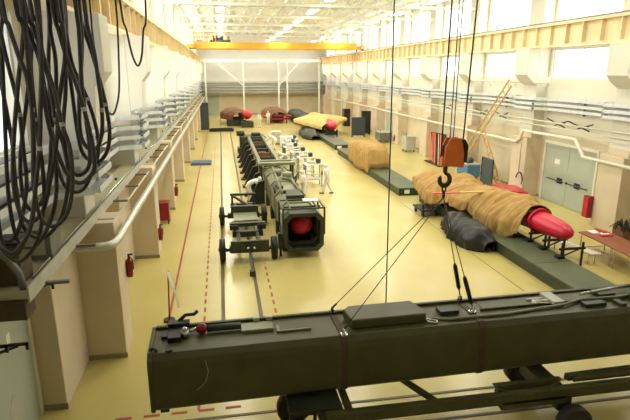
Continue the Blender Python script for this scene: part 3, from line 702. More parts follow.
# ------------------------------------------------------------ people
def person(loc, face, pose, label, held=False):
    """local frame: faces +y; root at the pelvis"""
    P = {}
    if pose == 'stand':
        P = dict(pel=(0,0,.95), wai=(0,.0,1.12), che=(0,.02,1.33), nec=(0,.02,1.5), hb=(0,.03,1.56), ht=(0,.05,1.68),
                 shl=(-.19,.0,1.42), ell=(-.25,.03,1.14), wrl=(-.2,.25,1.05), shr=(.19,.0,1.42), elr=(.25,.03,1.14), wrr=(.2,.25,1.07),
                 hil=(-.1,0,.9), knl=(-.11,.02,.5), anl=(-.11,-.02,.09), tol=(-.12,.13,.05), hir=(.1,0,.9), knr=(.12,.02,.5), anr=(.13,-.03,.09), tor=(.15,.12,.05))
    elif pose == 'walk':
        P = dict(pel=(0,0,.93), wai=(0,.02,1.1), che=(0,.05,1.31), nec=(0,.08,1.48), hb=(0,.1,1.54), ht=(0,.13,1.65),
                 shl=(-.19,.05,1.4), ell=(-.25,-.08,1.14), wrl=(-.23,.0,.92), shr=(.19,.03,1.4), elr=(.25,.1,1.14), wrr=(.21,.3,1.08),
                 hil=(-.1,0,.88), knl=(-.11,.16,.5), anl=(-.11,.24,.1), tol=(-.12,.38,.07), hir=(.1,0,.88), knr=(.11,-.03,.48), anr=(.11,-.26,.14), tor=(.12,-.14,.05))
    else:  # bend
        P = dict(pel=(0,-.1,.95), wai=(0,.05,1.08), che=(0,.27,1.2), nec=(0,.44,1.24), hb=(0,.5,1.24), ht=(0,.6,1.27),
                 shl=(-.19,.36,1.18), ell=(-.22,.45,.95), wrl=(-.16,.63,.88), shr=(.19,.36,1.18), elr=(.22,.5,.95), wrr=(.16,.68,.92),
                 hil=(-.1,-.1,.9), knl=(-.12,.0,.5), anl=(-.12,-.08,.09), tol=(-.13,.07,.05), hir=(.1,-.1,.9), knr=(.12,.1,.5), anr=(.12,.06,.09), tor=(.13,.2,.05))
    rad = dict(pel=.155, wai=.14, che=.165, nec=.06, hb=.075, ht=.07, shl=.085, ell=.058, wrl=.036, shr=.085, elr=.058, wrr=.036,
               hil=.115, knl=.078, anl=.055, tol=.045, hir=.115, knr=.078, anr=.055, tor=.045)
    E = [('pel','wai'),('wai','che'),('che','nec'),('nec','hb'),('hb','ht'),('che','shl'),('shl','ell'),('ell','wrl'),('che','shr'),('shr','elr'),('elr','wrr'),
         ('pel','hil'),('hil','knl'),('knl','anl'),('anl','tol'),('pel','hir'),('hir','knr'),('knr','anr'),('anr','tor')]
    t = thing('person', label, 'person', loc, None, face)
    ks = list(P); me = bpy.data.meshes.new('body'); me.from_pydata([P[k] for k in ks], [(ks.index(a), ks.index(b_)) for a, b_ in E], [])
    o = bpy.data.objects.new('body', me); col.objects.link(o); o.parent = t; me.materials.append(M['cloth'])
    sk = o.modifiers.new('skin', 'SKIN'); sk.use_smooth_shade = True; ss = o.modifiers.new('sub', 'SUBSURF'); ss.levels = 1; ss.render_levels = 1
    for i, k in enumerate(ks):
        v = me.skin_vertices[0].data[i]; v.radius = (1.22*rad[k]*(1.15 if k in ('che', 'pel', 'wai') else 1), 1.22*rad[k]*(.85 if k in ('che', 'pel', 'wai') else 1)); v.use_root = (k == 'pel')
    def loc_build(m, name, mt, par=t):
        bmesh.ops.recalc_face_normals(m.bm, faces=m.bm.faces)
        me = bpy.data.meshes.new(name); m.bm.to_mesh(me); m.bm.free(); me.materials.append(M[mt]); q = bpy.data.objects.new(name, me); col.objects.link(q); q.parent = par; return q
    nb, hb, ht = Vector(P['nec']), Vector(P['hb']), Vector(P['ht'])
    up = (ht-hb).normalized(); hc = hb.lerp(ht, .6)
    fwd = Vector((0, 1, 0)) if pose != 'bend' else Vector((0, .35, -.94)); fwd = (fwd-up*fwd.dot(up)).normalized()
    hood = MB().ball(hc-fwd*.015, .105, .115, .135, 14, 10); loc_build(hood, 'hood', 'cloth')
    f = MB().ball(hc+fwd*.045, .075, .075, .095, 12, 8)
    f.ball(hc+fwd*.125-up*.01, .016, .02, .022, 6, 5)
    face_o = loc_build(f, 'face', 'skin')
    rt = fwd.cross(up)
    e_ = MB()
    for sgn in (-1, 1): e_.ball(hc+fwd*.112+up*.02+rt*.03*sgn, .011, .008, .009, 6, 4)
    e_.ball(hc+fwd*.112-up*.045, .022, .008, .006, 6, 4)
    loc_build(e_, 'eyes_and_mouth', 'hair', face_o)
    for sd, wr, el in (('l', 'wrl', 'ell'), ('r', 'wrr', 'elr')):
        w_ = Vector(P[wr]); d_ = (w_-Vector(P[el])).normalized(); s_ = d_.cross(Vector((0, 0, 1)))
        s_ = s_.normalized() if s_.length > .1 else Vector((1, 0, 0)); dn = d_.cross(s_)
        if dn.z > 0: dn = -dn
        h = MB(); h.bar(w_+d_*.01, w_+d_*.09, .075, .03)
        for i, (off, ln) in enumerate(((-.03, .065), (-.01, .075), (.01, .07), (.03, .055))):
            a = w_+d_*.085+s_*off; b_ = a+d_*ln*.55+dn*.01; c_ = b_+d_*ln*.35+dn*.03; h.tube([a, b_, c_], .009, 6)
        sg = 1 if sd == 'l' else -1
        a = w_+d_*.035+s_*.035*sg; h.tube([a, a+d_*.035+s_*.025*sg, a+d_*.07+s_*.02*sg+dn*.01], .011, 6)
        loc_build(h, 'hand', 'glove')
    for a_, b_ in (('anl', 'tol'), ('anr', 'tor')):
        A, B = Vector(P[a_]), Vector(P[b_]); d_ = B-A; d_.z = 0; d_.normalize(); g = MB()
        g.tube([Vector((A.x, A.y, .045))-d_*.07, Vector((A.x, A.y, .05)), Vector((A.x, A.y, .045))+d_*.12, Vector((A.x, A.y, .035))+d_*.19], .05, 10, [.035, .05, .048, .03])
        loc_build(g, 'shoe', 'shoe')
    if held:
        w_ = Vector(P['wrr']); loc_build(MB().box(w_.x-.12, w_.x+.03, w_.y+.06, w_.y+.1, w_.z-.05, w_.z+.2), 'clipboard', 'black')
    return t
person((1.28, 27.4, 0), R(-90), 'bend', 'person in white coverall and hood bending over the left of the octagonal container')
person((4.15, 26.9, 0), R(75), 'stand', 'person in white coverall standing right of the octagonal container')
person((5.8, 28.7, 0), R(60), 'walk', 'person in white coverall walking alone right of the carts, holding a dark board', True)
person((4.35, 36.4, 0), R(110), 'bend', 'person in white coverall leaning over between cradle and carts')
person((4.55, 46.6, 0), R(60), 'bend', 'person in white coverall stooping beyond the cart row')
person((4.6, 66.5, 0), R(200), 'stand', 'person in white coverall, left of two by the far red equipment')
person((6.1, 70.5, 0), R(160), 'stand', 'person in white coverall, right of two by the far red equipment')

# ------------------------------------------------------------ platforms, bundles
def platform(x0, x1, y0, y1, label, seams):
    t = thing('low_platform', label, 'platform', ((x0+x1)/2, (y0+y1)/2, 0), 'long low platforms on the right')
    MB().box(x0+.03, x1-.03, y0+.03, y1-.03, 0, .4).build('base', 'platside', t, bevel=.01)
    ys = [y0+(y1-y0)*i/seams for i in range(seams+1)]
    for a, b_ in zip(ys, ys[1:]): MB().box(x0, x1, a, b_-.03, .4, .45).build('deck_panel', 'plat', t)
    return t
platform(10.3, 11.75, 9.8, 26.0, 'long green platform under the red nosed bundle', 6)
platform(9.65, 11.1, 27.4, 43.6, 'long green platform under the tan boxy bundle', 6)
platform(9.9, 11.4, 45.6, 60.5, 'long green platform under the wide winged bundle', 5)
platform(10.0, 11.6, 62.5, 84, 'long green platform farthest down the hall', 6)
o = bpy.data.objects.get('low_platform.001')
if o: MB().box(10.0, 10.3, 27.38, 27.4, .12, .34).build('white_label', 'paper', o)
o = bpy.data.objects.get('low_platform.002')
if o: MB().box(10.1, 10.5, 45.58, 45.6, .12, .36).build('white_label', 'paper', o)

def drape(stations, n_y=60, n_t=36, amp=.07, seed=1, power=2.6):
    rnd = random.Random(seed); ph = [rnd.uniform(0, 6) for _ in range(6)]
    rows = []
    y0, y1 = stations[0][0], stations[-1][0]
    def st(y):
        for a, b_ in zip(stations, stations[1:]):
            if min(a[0], b_[0]) <= y <= max(a[0], b_[0]):
                f = (y-a[0])/(b_[0]-a[0]); f = f*f*(3-2*f)
                return [a[i]+(b_[i]-a[i])*f for i in range(len(a))]
        return stations[-1]
    for i in range(n_y+1):
        y = y0+(y1-y0)*i/n_y; _, xc, zt, hwl, hwr, hl, hr = st(y); r = []
        for j in range(n_t+1):
            t_ = -1+2*j/n_t; a = abs(t_); hw = hwl if t_ < 0 else hwr; hem = hl if t_ < 0 else hr
            sg = -1 if t_ < 0 else 1
            q1 = noise.noise((y*.9+seed, t_*1.3, seed*3.1)); q2 = noise.noise((y*2.3, t_*1.1+5*sg, seed*1.7)); q3 = noise.noise((y*5.5+t_*3, t_*1.6, seed*.7))
            fold = (1-2.4*abs(q2))*.75 + (1-2.4*abs(q3))*.35
            x = xc + sg*hw*min(1, a*1.35)**.9 + sg*amp*1.5*fold*a**1.5 + .5*amp*q1
            z = hem+(zt-hem)*(1-a**power) + amp*1.4*q1*(1-a**3) + amp*.9*fold*(1-a)*(.3+a)*2 + amp*2.2*q1*a**4 + amp*.7*q3*a
            z = max(z, hem*.5+.005)
            r.append((x, y+.05*math.sin(t_*7+ph[5])*a, z))
        rows.append(r)
    return MB().grid(rows)
# near bundle : y, xc, ztop, half width left, right, hem left, hem right
t = thing('covered_missile', 'red nosed long object under a tan tarpaulin on stands, nearest on right', 'covered object', (11.4, 21, .45))
drape([(17.7, 11.95, 1.72, .62, .6, .65, .7), (18.6, 11.9, 1.85, .95, .8, .45, .6), (19.8, 11.75, 1.85, 1.1, .95, .45, .6), (21.0, 11.6, 1.8, 1.0, 1.0, .8, .6), (22.0, 11.4, 1.75, 1.2, 1.0, .85, .7), (23.2, 11.35, 1.9, 1.35, 1.0, .5, .6), (24.4, 11.3, 1.8, 1.3, 1.0, .55, .6), (25.6, 11.1, 1.6, 1.0, .9, .9, .8), (26.3, 10.95, 1.45, .8, .8, 1.1, .9)], 220, 70, .15, 2, 1.8).build('tarpaulin', 'tarp', t, solid=.02)
prof_n = [(18.4, .45), (17.7, .46), (17.1, .45), (16.6, .41), (16.15, .35), (15.9, .25), (15.77, .13), (15.73, .02)]
m = MB(); m.tube([(11.98+(18.2-y)*.02, y, 1.22-(18.2-y)*.012) for y, r in prof_n], 1, 24, [r for y, r in prof_n])
for v in m.bm.verts: v.co.z = 1.2+(v.co.z-1.2)*.85
m.build('nose_cone', 'nose', t)
MB().tube([(11.98, y, 1.22) for y in (17.5, 17.62)], .49, 24).build('joint_band', 'cap', t)
MB().cyl((11.95, 17.7, 1.2), (11.1, 26.6, 1.05), .4, 20).build('fuselage', 'green2', t)
MB().prism([(11.3, 20.35), (11.3, 20.6), (10.0, 20.6), (10.0, 20.42)], 'z', 1.73, 1.78).build('wing_sleeve', 'tarp2', t)
MB().prism([(8.75, 20.5), (8.75, 20.6), (10.0, 20.6), (10.0, 20.42)], 'z', 1.73, 1.78).build('wing_blade', 'pink', t)
for y in (15.5, 16.5, 17.4, 20, 23, 25.6):
    xx = 11.97-(17.7-min(17.7, y))*0 - max(0, y-17.7)*.095
    m = MB()
    for dx in (-.4, .4):
        m.bar((xx+dx, y, .45), (xx+dx, y, 1.0), .06); 
        if xx+dx > 11.75: m.bar((xx+dx, y, 0), (xx+dx, y, .45), .06)
    m.box(xx-.5, xx+.5, y-.04, y+.04, .74, .82); m.box(xx-.6, xx-.35, y-.12, y+.12, .45, .55)
    m.bar((xx-.4, y, .5), (xx+.4, y, .8), .04)
    m.build('support_stand', 'dark', t)
# dark gear at its foot
t = thing('dark_cover_heap', 'dark bundled covers heaped against the platform below the near tarpaulin', 'covers', (9.9, 19.8, 0))
drape([(17.6, 10.0, .4, .2, .2, .0, .1), (18.2, 9.9, .75, .55, .38, 0, .3), (19.3, 9.9, .85, .6, .36, .0, .35), (20.6, 10.0, .8, .5, .28, .1, .3), (21.2, 10.0, .5, .3, .25, .1, .4)], 60, 26, .13, 9).build('cover_cloth', 'dark', t, solid=.02)
MB().box(9.6, 10.2, 18.3, 20.6, 0, .3).build('crate', 'dark', t)
t = thing('dolly', 'small dark dolly beside the far end of the near platform', 'dolly', (9.75, 23, 0))
MB().box(9.3, 10.2, 22.9, 24.2, .25, .35).box(9.35, 9.45, 23, 23.1, .35, .6).box(9.9, 10.0, 23.2, 24, .35, .55).build('deck', 'dark', t, bevel=.02)
for x in (9.4, 10.1):
    for y in (23.05, 24.0): wheel(t, x, y, .13, .08, 'x')
MB().bar((9.5, 22.9, .3), (9.3, 22.4, .2), .05).bar((9.9, 22.9, .3), (9.3, 22.4, .2), .05).build('draw_bar', 'dark', t)
# second bundle
t = thing('covered_missile', 'boxy object under a tan tarpaulin in the middle of the platform row', 'covered object', (10.4, 37, .45))
drape([(33.45, 10.35, .5, .7, .65, .15, .46), (33.55, 10.35, 1.2, .78, .7, .13, .46), (33.75, 10.35, 1.75, .8, .74, .13, .45), (34.1, 10.35, 1.88, .82, .75, .13, .45), (35.5, 10.4, 1.9, .85, .75, .12, .45), (37.5, 10.3, 1.85, .8, .75, .15, .45), (38.9, 10.2, 1.7, .7, .7, .3, .5), (39.4, 10.2, 1.5, .6, .6, .6, .7)], 100, 50, .09, 5, 4).build('tarpaulin', 'tarp', t, solid=.02)
MB().box(9.8, 10.9, 34, 39, .45, 1.5).build('crate_core', 'brown', t)
# third bundle with wings
t = thing('covered_missile', 'wide winged object under a pale tarpaulin with red nose, farther up the row', 'covered object', (11, 58, .45))
drape([(54.5, 11, 1.5, .6, .6, .9, .9), (56, 11, 1.9, 1.6, 1.5, 1.1, 1.15), (57.8, 11, 2.1, 3.0, 2.9, 1.35, 1.6), (59.8, 11, 2.1, 2.9, 2.8, 1.3, 1.6), (62, 11, 2.1, 1.3, 1.2, .9, 1), (65, 11, 1.9, .8, .8, .7, .7)], 50, 40, .05, 8, 1.5).build('tarpaulin', 'tarp2', t, solid=.02)
m = MB(); pn = [(56.2, .55), (54.9, .55), (54.0, .5), (53.3, .38), (52.9, .2), (52.8, .05)]
m.tube([(11.4, y, 1.35) for y, r in pn], 1, 20, [r for y, r in pn]).build('nose_cone', 'nose', t)
MB().cyl((11.3, 55.8, 1.2), (11, 64.5, 1.2), .5, 16).build('fuselage', 'green2', t)
for y in (53.3, 55, 59, 63):
    MB().box(10.5, 11.8, y, y+.15, .45, .85).box(10.5, 10.65, y, y+.15, .85, 1.3).box(11.7, 11.85, y, y+.15, .0, 1.0).build('support_stand', 'dark', t)
t = thing('dark_cover_heap', 'dark gear heaped at the foot of the winged bundle', 'covers', (9.3, 56, 0))
drape([(52.5, 9.4, .4, .5, .4, 0, .1), (54, 9.3, .9, .9, .5, 0, .1), (57.5, 9.3, .9, .9, .5, 0, .1), (59, 9.4, .5, .6, .4, 0, .1)], 24, 20, .08, 4).build('cover_cloth', 'dgreen', t, solid=.02)
# far dark long objects
t = thing('covered_missile', 'dark long object on the farthest platform by the end wall', 'covered object', (10.8, 73, .45))
drape([(66.8, 10.8, 1.2, .7, .7, .45, .45), (70, 10.8, 1.5, 1.0, 1.0, .45, .45), (78, 10.8, 1.5, 1.0, 1.0, .45, .45), (81, 10.8, 1.2, .7, .7, .45, .45)], 40, 20, .08, 14).build('tarpaulin', 'dgreen', t, solid=.02)
t = thing('covered_missile', 'low brown covered object lying before the end wall', 'covered object', (8.3, 80, 0))
drape([(79.5, 7.6, .8, .9, .9, .02, .02), (80.5, 7.6, 1.3, 1.3, 1.2, .02, .02), (83, 7.6, 1.3, 1.2, 1.2, .02, .02), (84, 7.6, .8, .8, .8, .02, .02)], 20, 24, .05, 21).build('tarpaulin', 'brown', t, solid=.02)
MB().cyl((6.2, 84.4, .5), (9.3, 84.6, .5), .48).build('tube', 'tarp', t)
# far left group
t = thing('covered_missile', 'brown covered object with red end at far left of the aisle', 'covered object', (2.2, 71, 0))
drape([(68.5, 2.2, 1.7, .8, .8, .7, .7), (69.5, 2.0, 2.1, 1.5, 1.1, .8, .8), (73, 1.6, 2.1, 1.8, 1.0, .7, .7), (76, 1.4, 1.7, 1.3, .9, .6, .6)], 30, 24, .05, 31).build('tarpaulin', 'brown', t, solid=.02)
MB().tube([(3.1, 68.9, 1.5), (3.2, 67.9, 1.5), (3.25, 67.2, 1.45), (3.3, 66.9, 1.4)], .6, 16, [.6, .58, .4, .1]).build('nose_cone', 'cap', t)
MB().box(.6, 3.0, 68.8, 69.1, 0, .8).box(.6, 3.0, 74, 74.3, 0, .8).box(2.4, 3.9, 66.6, 68.2, .0, .75).build('support_stand', 'dgreen', t, bevel=.03)
t = thing('covered_missile', 'red and brown equipment right of the far persons', 'covered object', (7.3, 73, 0))
drape([(71.5, 7.6, 1.5, .9, .9, .6, .6), (73, 7.5, 1.9, 1.6, 1.4, .8, .8), (76.5, 7.3, 1.9, 1.5, 1.3, .7, .7), (78, 7.2, 1.5, 1, 1, .6, .6)], 24, 24, .08, 41).build('tarpaulin', 'brown', t, solid=.02)
MB().box(6.3, 9.0, 71.4, 71.7, .5, .75).box(6.4, 6.6, 71.4, 71.6, 0, .5).box(8.6, 8.8, 71.4, 71.6, 0, .5).box(6.3, 8.8, 75, 75.3, 0, .7).build('red_frame', 'red', t)
MB().cyl((5.4, 72.5, 1.0), (9.4, 72, 1.0), .12).build('cross_bar', 'pink', t)

# ------------------------------------------------------------ things along the left side
t = thing('red_fire_box', 'dark red box on short legs on the floor by the left piers', 'box', (-2.85, 24.2, 0))
MB().box(-3.15, -2.6, 23.9, 24.5, .15, .95).build('box_body', 'red', t, bevel=.02)
MB().box(-3.17, -2.58, 23.88, 24.52, .95, 1.0).build('lid', 'red', t)
MB().box(-3.13, -3.07, 23.92, 23.98, 0, .15).box(-2.68, -2.62, 23.92, 23.98, 0, .15).box(-3.13, -3.07, 24.42, 24.48, 0, .15).box(-2.68, -2.62, 24.42, 24.48, 0, .15).build('stand', 'dark', t)
def extinguisher(x, y, label, z=.3):
    t = thing('fire_extinguisher', label, 'fire extinguisher', (x, y, z), 'fire extinguishers on the left piers')
    MB().tube([(x, y, z), (x, y, z+.05), (x, y, z+.42), (x, y, z+.5)], .08, 12, [.07, .08, .08, .03]).build('cylinder', 'red', t)
    MB().cyl((x, y, z+.5), (x, y, z+.58), .025).box(x-.02, x+.1, y-.02, y+.02, z+.57, z+.61).tube([(x+.03, y-.02, z+.55), (x+.1, y-.04, z+.45), (x+.1, y-.03, z+.2)], .012, 6).build('valve_and_hose', 'black', t)
extinguisher(-2.47, 19.3, 'red fire extinguisher hung on the second left pier', .7)
extinguisher(-2.47, 26.6, 'red fire extinguisher hung on the third left pier', .7)
extinguisher(-2.49, 13.02, 'red fire extinguisher hung on the nearest left pier', 1.75)
tag(MB().box(-2.5, -.95, 39.6, 41.4, 0, .08).box(-2.4, -1.05, 39.7, 41.3, .08, .14).build('floor_mat', 'bluegrey', bevel=.02), 'blue grey slab lying on the floor by the left piers', 'slab')
t = thing('steel_locker', 'tall dark locker standing by a distant left pier', 'locker', (-2.1, 65.5, 0))
MB().box(-2.55, -1.6, 65, 66, 0, 3.2).build('cabinet', 'dark', t, bevel=.02)
MB().box(-2.5, -1.65, 64.97, 65, .1, 3.1).build('door', 'navy', t)
tag(MB().box(-1.55, 1.3, 62.5, 63.1, 0, .35).box(-1.4, 1.1, 62.6, 63.0, .35, .42).build('floor_beam', 'dark', bevel=.02), 'dark low beam lying across the far floor rails', 'beam')
# warning tape post at left behind the container
t = thing('barrier_post', 'thin red and white barrier pole standing behind the container end', 'pole', (-1.72, 13.9, 0))
MB().cyl((-1.72, 13.9, 0), (-1.72, 13.9, .05), .16).build('base', 'dark', t)
MB().cyl((-1.72, 13.9, .05), (-1.66, 13.9, 1.5), .022).build('pole', 'redline', t)
MB().bar((-1.68, 13.87, 1.5), (-1.52, 13.75, 1.05), .1, .012).bar((-1.52, 13.75, 1.05), (-1.4, 13.6, .5), .05, .012).build('tape_end', 'paper', t)

# near left clutter under the cables
t = thing('brown_case', 'dark brown case standing on the duct below the hanging cables', 'case', (-3.35, 8.4, 3.6))
MB().box(-3.6, -3.15, 8.15, 8.65, 3.6, 4.25).build('case_body', 'strap', t, bevel=.03)
MB().box(-3.61, -3.14, 8.14, 8.66, 4.25, 4.3).build('lid', 'dark', t, bevel=.01)
tag(MB().tube([(-4.0, 7.9, 4.5), (-3.6, 7.9, 4.42), (-3.38, 7.92, 4.3), (-3.22, 7.95, 4.1), (-3.13, 8.0, 3.86), (-3.1, 8.02, 3.6)], .055, 12).build('flexible_hose', 'grey'), 'thick grey hose curving down beside the brown case', 'hose')
t = thing('junction_box', 'grey steel box behind the cables above the duct', 'box', (-3.3, 9.6, 3.6))
MB().box(-3.6, -3.05, 9.3, 9.9, 3.6, 4.15).build('housing', 'grey', t, bevel=.02)
MB().box(-3.5, -3.15, 9.28, 9.3, 3.7, 4.05).build('cover', 'lgrey', t)
for i, (y, zz) in enumerate(((7.4, 2.95), (8.1, 2.6), (9.6, 3.0))):
    tag(MB().box(-3.5, -3.2, y, y+.04, zz, zz+.04).box(-3.24, -3.2, y, y+.04, zz-.08, zz+.04).bar((-3.94, y+.02, zz-.2), (-3.35, y+.02, zz), .04).build('wall_bracket', 'dark'),
        'small dark steel bracket over the pale green door, %s' % ['nearest', 'lowest', 'farthest'][i], 'bracket', 'brackets over the green door')

# ------------------------------------------------------------ hanging festoon cables
CB = [(5.37, [(-1.89, 7.42), (-1.87, 7.21), (-1.83, 6.95), (-1.79, 6.75), (-1.79, 6.45), (-1.83, 6.08), (-1.89, 5.58), (-2.02, 5.18), (-2.18, 4.96), (-2.31, 5.09), (-2.39, 5.61), (-2.32, 6.55), (-2.21, 7.41)]), (5.58, [(-2.03, 7.44), (-2.02, 7.14), (-2.01, 6.91), (-1.99, 6.65), (-1.98, 6.39), (-2.0, 6.05), (-2.03, 5.64), (-2.17, 5.2), (-2.3, 5.06), (-2.41, 5.24), (-2.39, 6.35), (-2.23, 7.44)]), (5.46, [(-1.81, 7.43), (-1.78, 7.25), (-1.76, 7.0), (-1.78, 6.73), (-1.8, 6.35), (-1.8, 5.96), (-1.83, 5.56), (-1.94, 5.14), (-2.09, 4.92), (-2.23, 4.88), (-2.33, 5.17), (-2.26, 6.36), (-2.13, 7.43)]), (5.62, [(-1.82, 7.45), (-1.79, 7.19), (-1.73, 6.91), (-1.72, 6.58), (-1.71, 6.24), (-1.72, 5.83), (-1.78, 5.46), (-1.92, 5.14), (-2.08, 4.97), (-2.22, 5.05), (-2.25, 5.54), (-2.18, 6.34), (-2.1, 7.18), (-2.07, 7.45)]), (5.64, [(-1.79, 7.46), (-1.74, 7.21), (-1.71, 6.96), (-1.67, 6.68), (-1.66, 6.33), (-1.62, 6.03), (-1.62, 5.72), (-1.72, 5.35), (-1.86, 5.14), (-2.01, 5.06), (-2.15, 5.21), (-2.17, 5.64), (-2.15, 6.05), (-2.16, 6.34), (-2.18, 6.91), (-2.14, 7.45)]), (5.25, [(-1.62, 7.41), (-1.59, 7.25), (-1.58, 6.95), (-1.53, 6.64), (-1.5, 6.32), (-1.46, 6.08), (-1.48, 5.74), (-1.56, 5.45), (-1.71, 5.3), (-1.83, 5.39), (-1.86, 5.71), (-1.81, 6.19), (-1.77, 6.73), (-1.76, 7.16), (-1.75, 7.41)]), (5.21, [(-1.56, 7.41), (-1.56, 7.16), (-1.6, 6.82), (-1.66, 6.46), (-1.72, 6.1), (-1.81, 5.72), (-1.91, 5.32), (-2.07, 5.08), (-2.18, 5.06), (-2.28, 5.24), (-2.28, 6.11), (-2.16, 7.4)]), (5.79, [(-1.62, 7.48), (-1.64, 7.2), (-1.63, 6.92), (-1.68, 6.52), (-1.76, 6.22), (-1.84, 5.8), (-1.94, 5.49), (-2.08, 5.34), (-2.16, 5.49), (-2.14, 5.92), (-2.0, 6.53), (-1.9, 7.01), (-1.86, 7.47)]), (5.38, [(-1.47, 7.43), (-1.45, 7.17), (-1.41, 6.91), (-1.36, 6.68), (-1.32, 6.45), (-1.29, 6.21), (-1.28, 5.96), (-1.32, 5.81), (-1.44, 5.71), (-1.55, 5.77), (-1.63, 5.97), (-1.69, 6.26), (-1.71, 6.64), (-1.69, 7.08), (-1.66, 7.43)]), (5.36, [(-1.43, 7.43), (-1.41, 7.22), (-1.42, 6.95), (-1.49, 6.68), (-1.55, 6.45), (-1.6, 6.17), (-1.71, 5.78), (-1.82, 5.46), (-1.97, 5.32), (-2.07, 5.47), (-2.07, 5.89), (-1.93, 6.64), (-1.83, 7.08), (-1.8, 7.42)]), (5.9, [(-1.52, 7.49), (-1.52, 7.16), (-1.5, 6.87), (-1.44, 6.67), (-1.4, 6.52), (-1.35, 6.25), (-1.35, 5.99), (-1.42, 5.77), (-1.57, 5.53), (-1.71, 5.52), (-1.79, 5.67), (-1.83, 6.0), (-1.82, 6.42), (-1.78, 6.92), (-1.72, 7.49)]), (5.53, [(-1.31, 7.45), (-1.31, 7.19), (-1.33, 6.91), (-1.35, 6.63), (-1.35, 6.34), (-1.35, 6.04), (-1.39, 5.84), (-1.51, 5.76), (-1.59, 5.89), (-1.6, 6.25), (-1.54, 6.63), (-1.5, 7.09), (-1.5, 7.45)]), (5.79, [(-1.34, 7.48), (-1.32, 7.21), (-1.27, 6.97), (-1.23, 6.72), (-1.2, 6.47), (-1.19, 6.21), (-1.23, 6.0), (-1.32, 5.87), (-1.42, 5.86), (-1.51, 5.97), (-1.54, 6.22), (-1.55, 6.62), (-1.56, 7.01), (-1.53, 7.48)]), (5.53, [(-1.23, 7.46), (-1.23, 7.23), (-1.2, 7.01), (-1.19, 6.72), (-1.19, 6.43), (-1.22, 6.19), (-1.29, 6.04), (-1.38, 6.04), (-1.44, 6.19), (-1.42, 6.53), (-1.35, 7.0), (-1.33, 7.45)]), (5.95, [(-1.02, 7.51), (-1.03, 7.22), (-1.05, 6.92), (-1.08, 6.61), (-1.13, 6.43), (-1.18, 6.35), (-1.24, 6.41), (-1.28, 6.6), (-1.3, 6.87), (-1.32, 7.22), (-1.32, 7.5)]), (5.61, [(-0.92, 7.47), (-0.89, 7.2), (-0.86, 6.96), (-0.82, 6.86), (-0.78, 6.96), (-0.75, 7.2), (-0.71, 7.48)])]
t = thing('festoon_rail', 'dark carrier rail holding up the hanging black cables', 'rail', (-1.6, 5.5, 8.9))
MB().box(-4.0, -.5, 5.0, 6.1, 9.0, 9.08).build('carrier_plate', 'dark', t)
MB().box(-4.0, -.5, 5.5, 5.6, 9.08, 9.2).build('rail_bar', 'grey', t)
def smooth(pts, n=5):
    out = []
    for i in range(len(pts)-1):
        p0, p1, p2, p3 = pts[max(0, i-1)], pts[i], pts[i+1], pts[min(len(pts)-1, i+2)]
        for k in range(n):
            u = k/n; out.append(tuple(.5*((2*p1[j])+(-p0[j]+p2[j])*u+(2*p0[j]-5*p1[j]+4*p2[j]-p3[j])*u*u+(-p0[j]+3*p1[j]-3*p2[j]+p3[j])*u**3) for j in range(3)))
    out.append(pts[-1]); return out
nC = len(CB)
lows = sorted(range(nC-2), key=lambda i: min(CB[i][1], key=lambda p: p[1])[0])
for i, (Y, pl) in enumerate(CB):
    pts = [(pl[0][0]-.02, Y, 9.0)] + [(x, Y+(.25*j/len(pl)), z) for j, (x, z) in enumerate(pl)]
    pts.append((pl[-1][0], Y+.25, 9.0))
    r = .021 if i < nC-2 else .010
    lab = 'thin black cable loop, %s of the two rightmost hanging loops' % ('left' if i == nC-2 else 'right') if i >= nC-2 else 'thick black hanging cable loop, its lowest bend %s from the left of the tangle' % ORD[lows.index(i)]
    o = MB().tube(smooth(pts), r, 8).build('hanging_cable', 'cable')
    tag(o, lab, 'cable', 'hanging black cables')
    if i < nC-2:
        q = pl[4]; dd_ = Vector((pl[5][0]-pl[3][0], 0, pl[5][1]-pl[3][1])).normalized()*.02; c_ = Vector((q[0], Y+.25*4/len(pl), q[1]))
        MB().tube([c_-dd_, c_+dd_], r+.004, 8).build('cable_tie', 'tie', o)

# ------------------------------------------------------------ things along the right wall
def board(x, y0, y1, z1, label, mt, name='display_board'):
    t = thing(name, label, 'board', (x, (y0+y1)/2, 0))
    MB().box(x, x+.05, y0, y1, .15, z1).build('panel', mt, t)
    MB().box(x-.25, x+.3, y0, y0+.05, 0, .05).box(x-.25, x+.3, y1-.05, y1, 0, .05).box(x-.02, x+.0, y0, y0+.05, .05, z1).box(x-.02, x+.0, y1-.05, y1, .05, z1).build('foot_frame', 'dark', t)
    return t
t = thing('display_board', 'grey upright panel standing free, left of the dark one', 'board', (14.3, 54.8, 0))
MB().box(13.7, 15.2, 54.8, 54.87, .15, 2.1).build('panel', 'navy', t); MB().box(13.75, 13.8, 54.6, 55.1, 0, .15).box(15.1, 15.15, 54.6, 55.1, 0, .15).build('foot_frame', 'dark', t)
t = thing('display_board', 'tall black upright panel before the right wall piers', 'board', (16, 57, 0))
MB().box(15.4, 16.35, 56.6, 57.2, .12, 2.6).build('panel', 'black', t, bevel=.02); MB().box(15.45, 15.55, 56.6, 57.2, 0, .12).box(16.2, 16.3, 56.6, 57.2, 0, .12).build('foot_frame', 'dark', t)
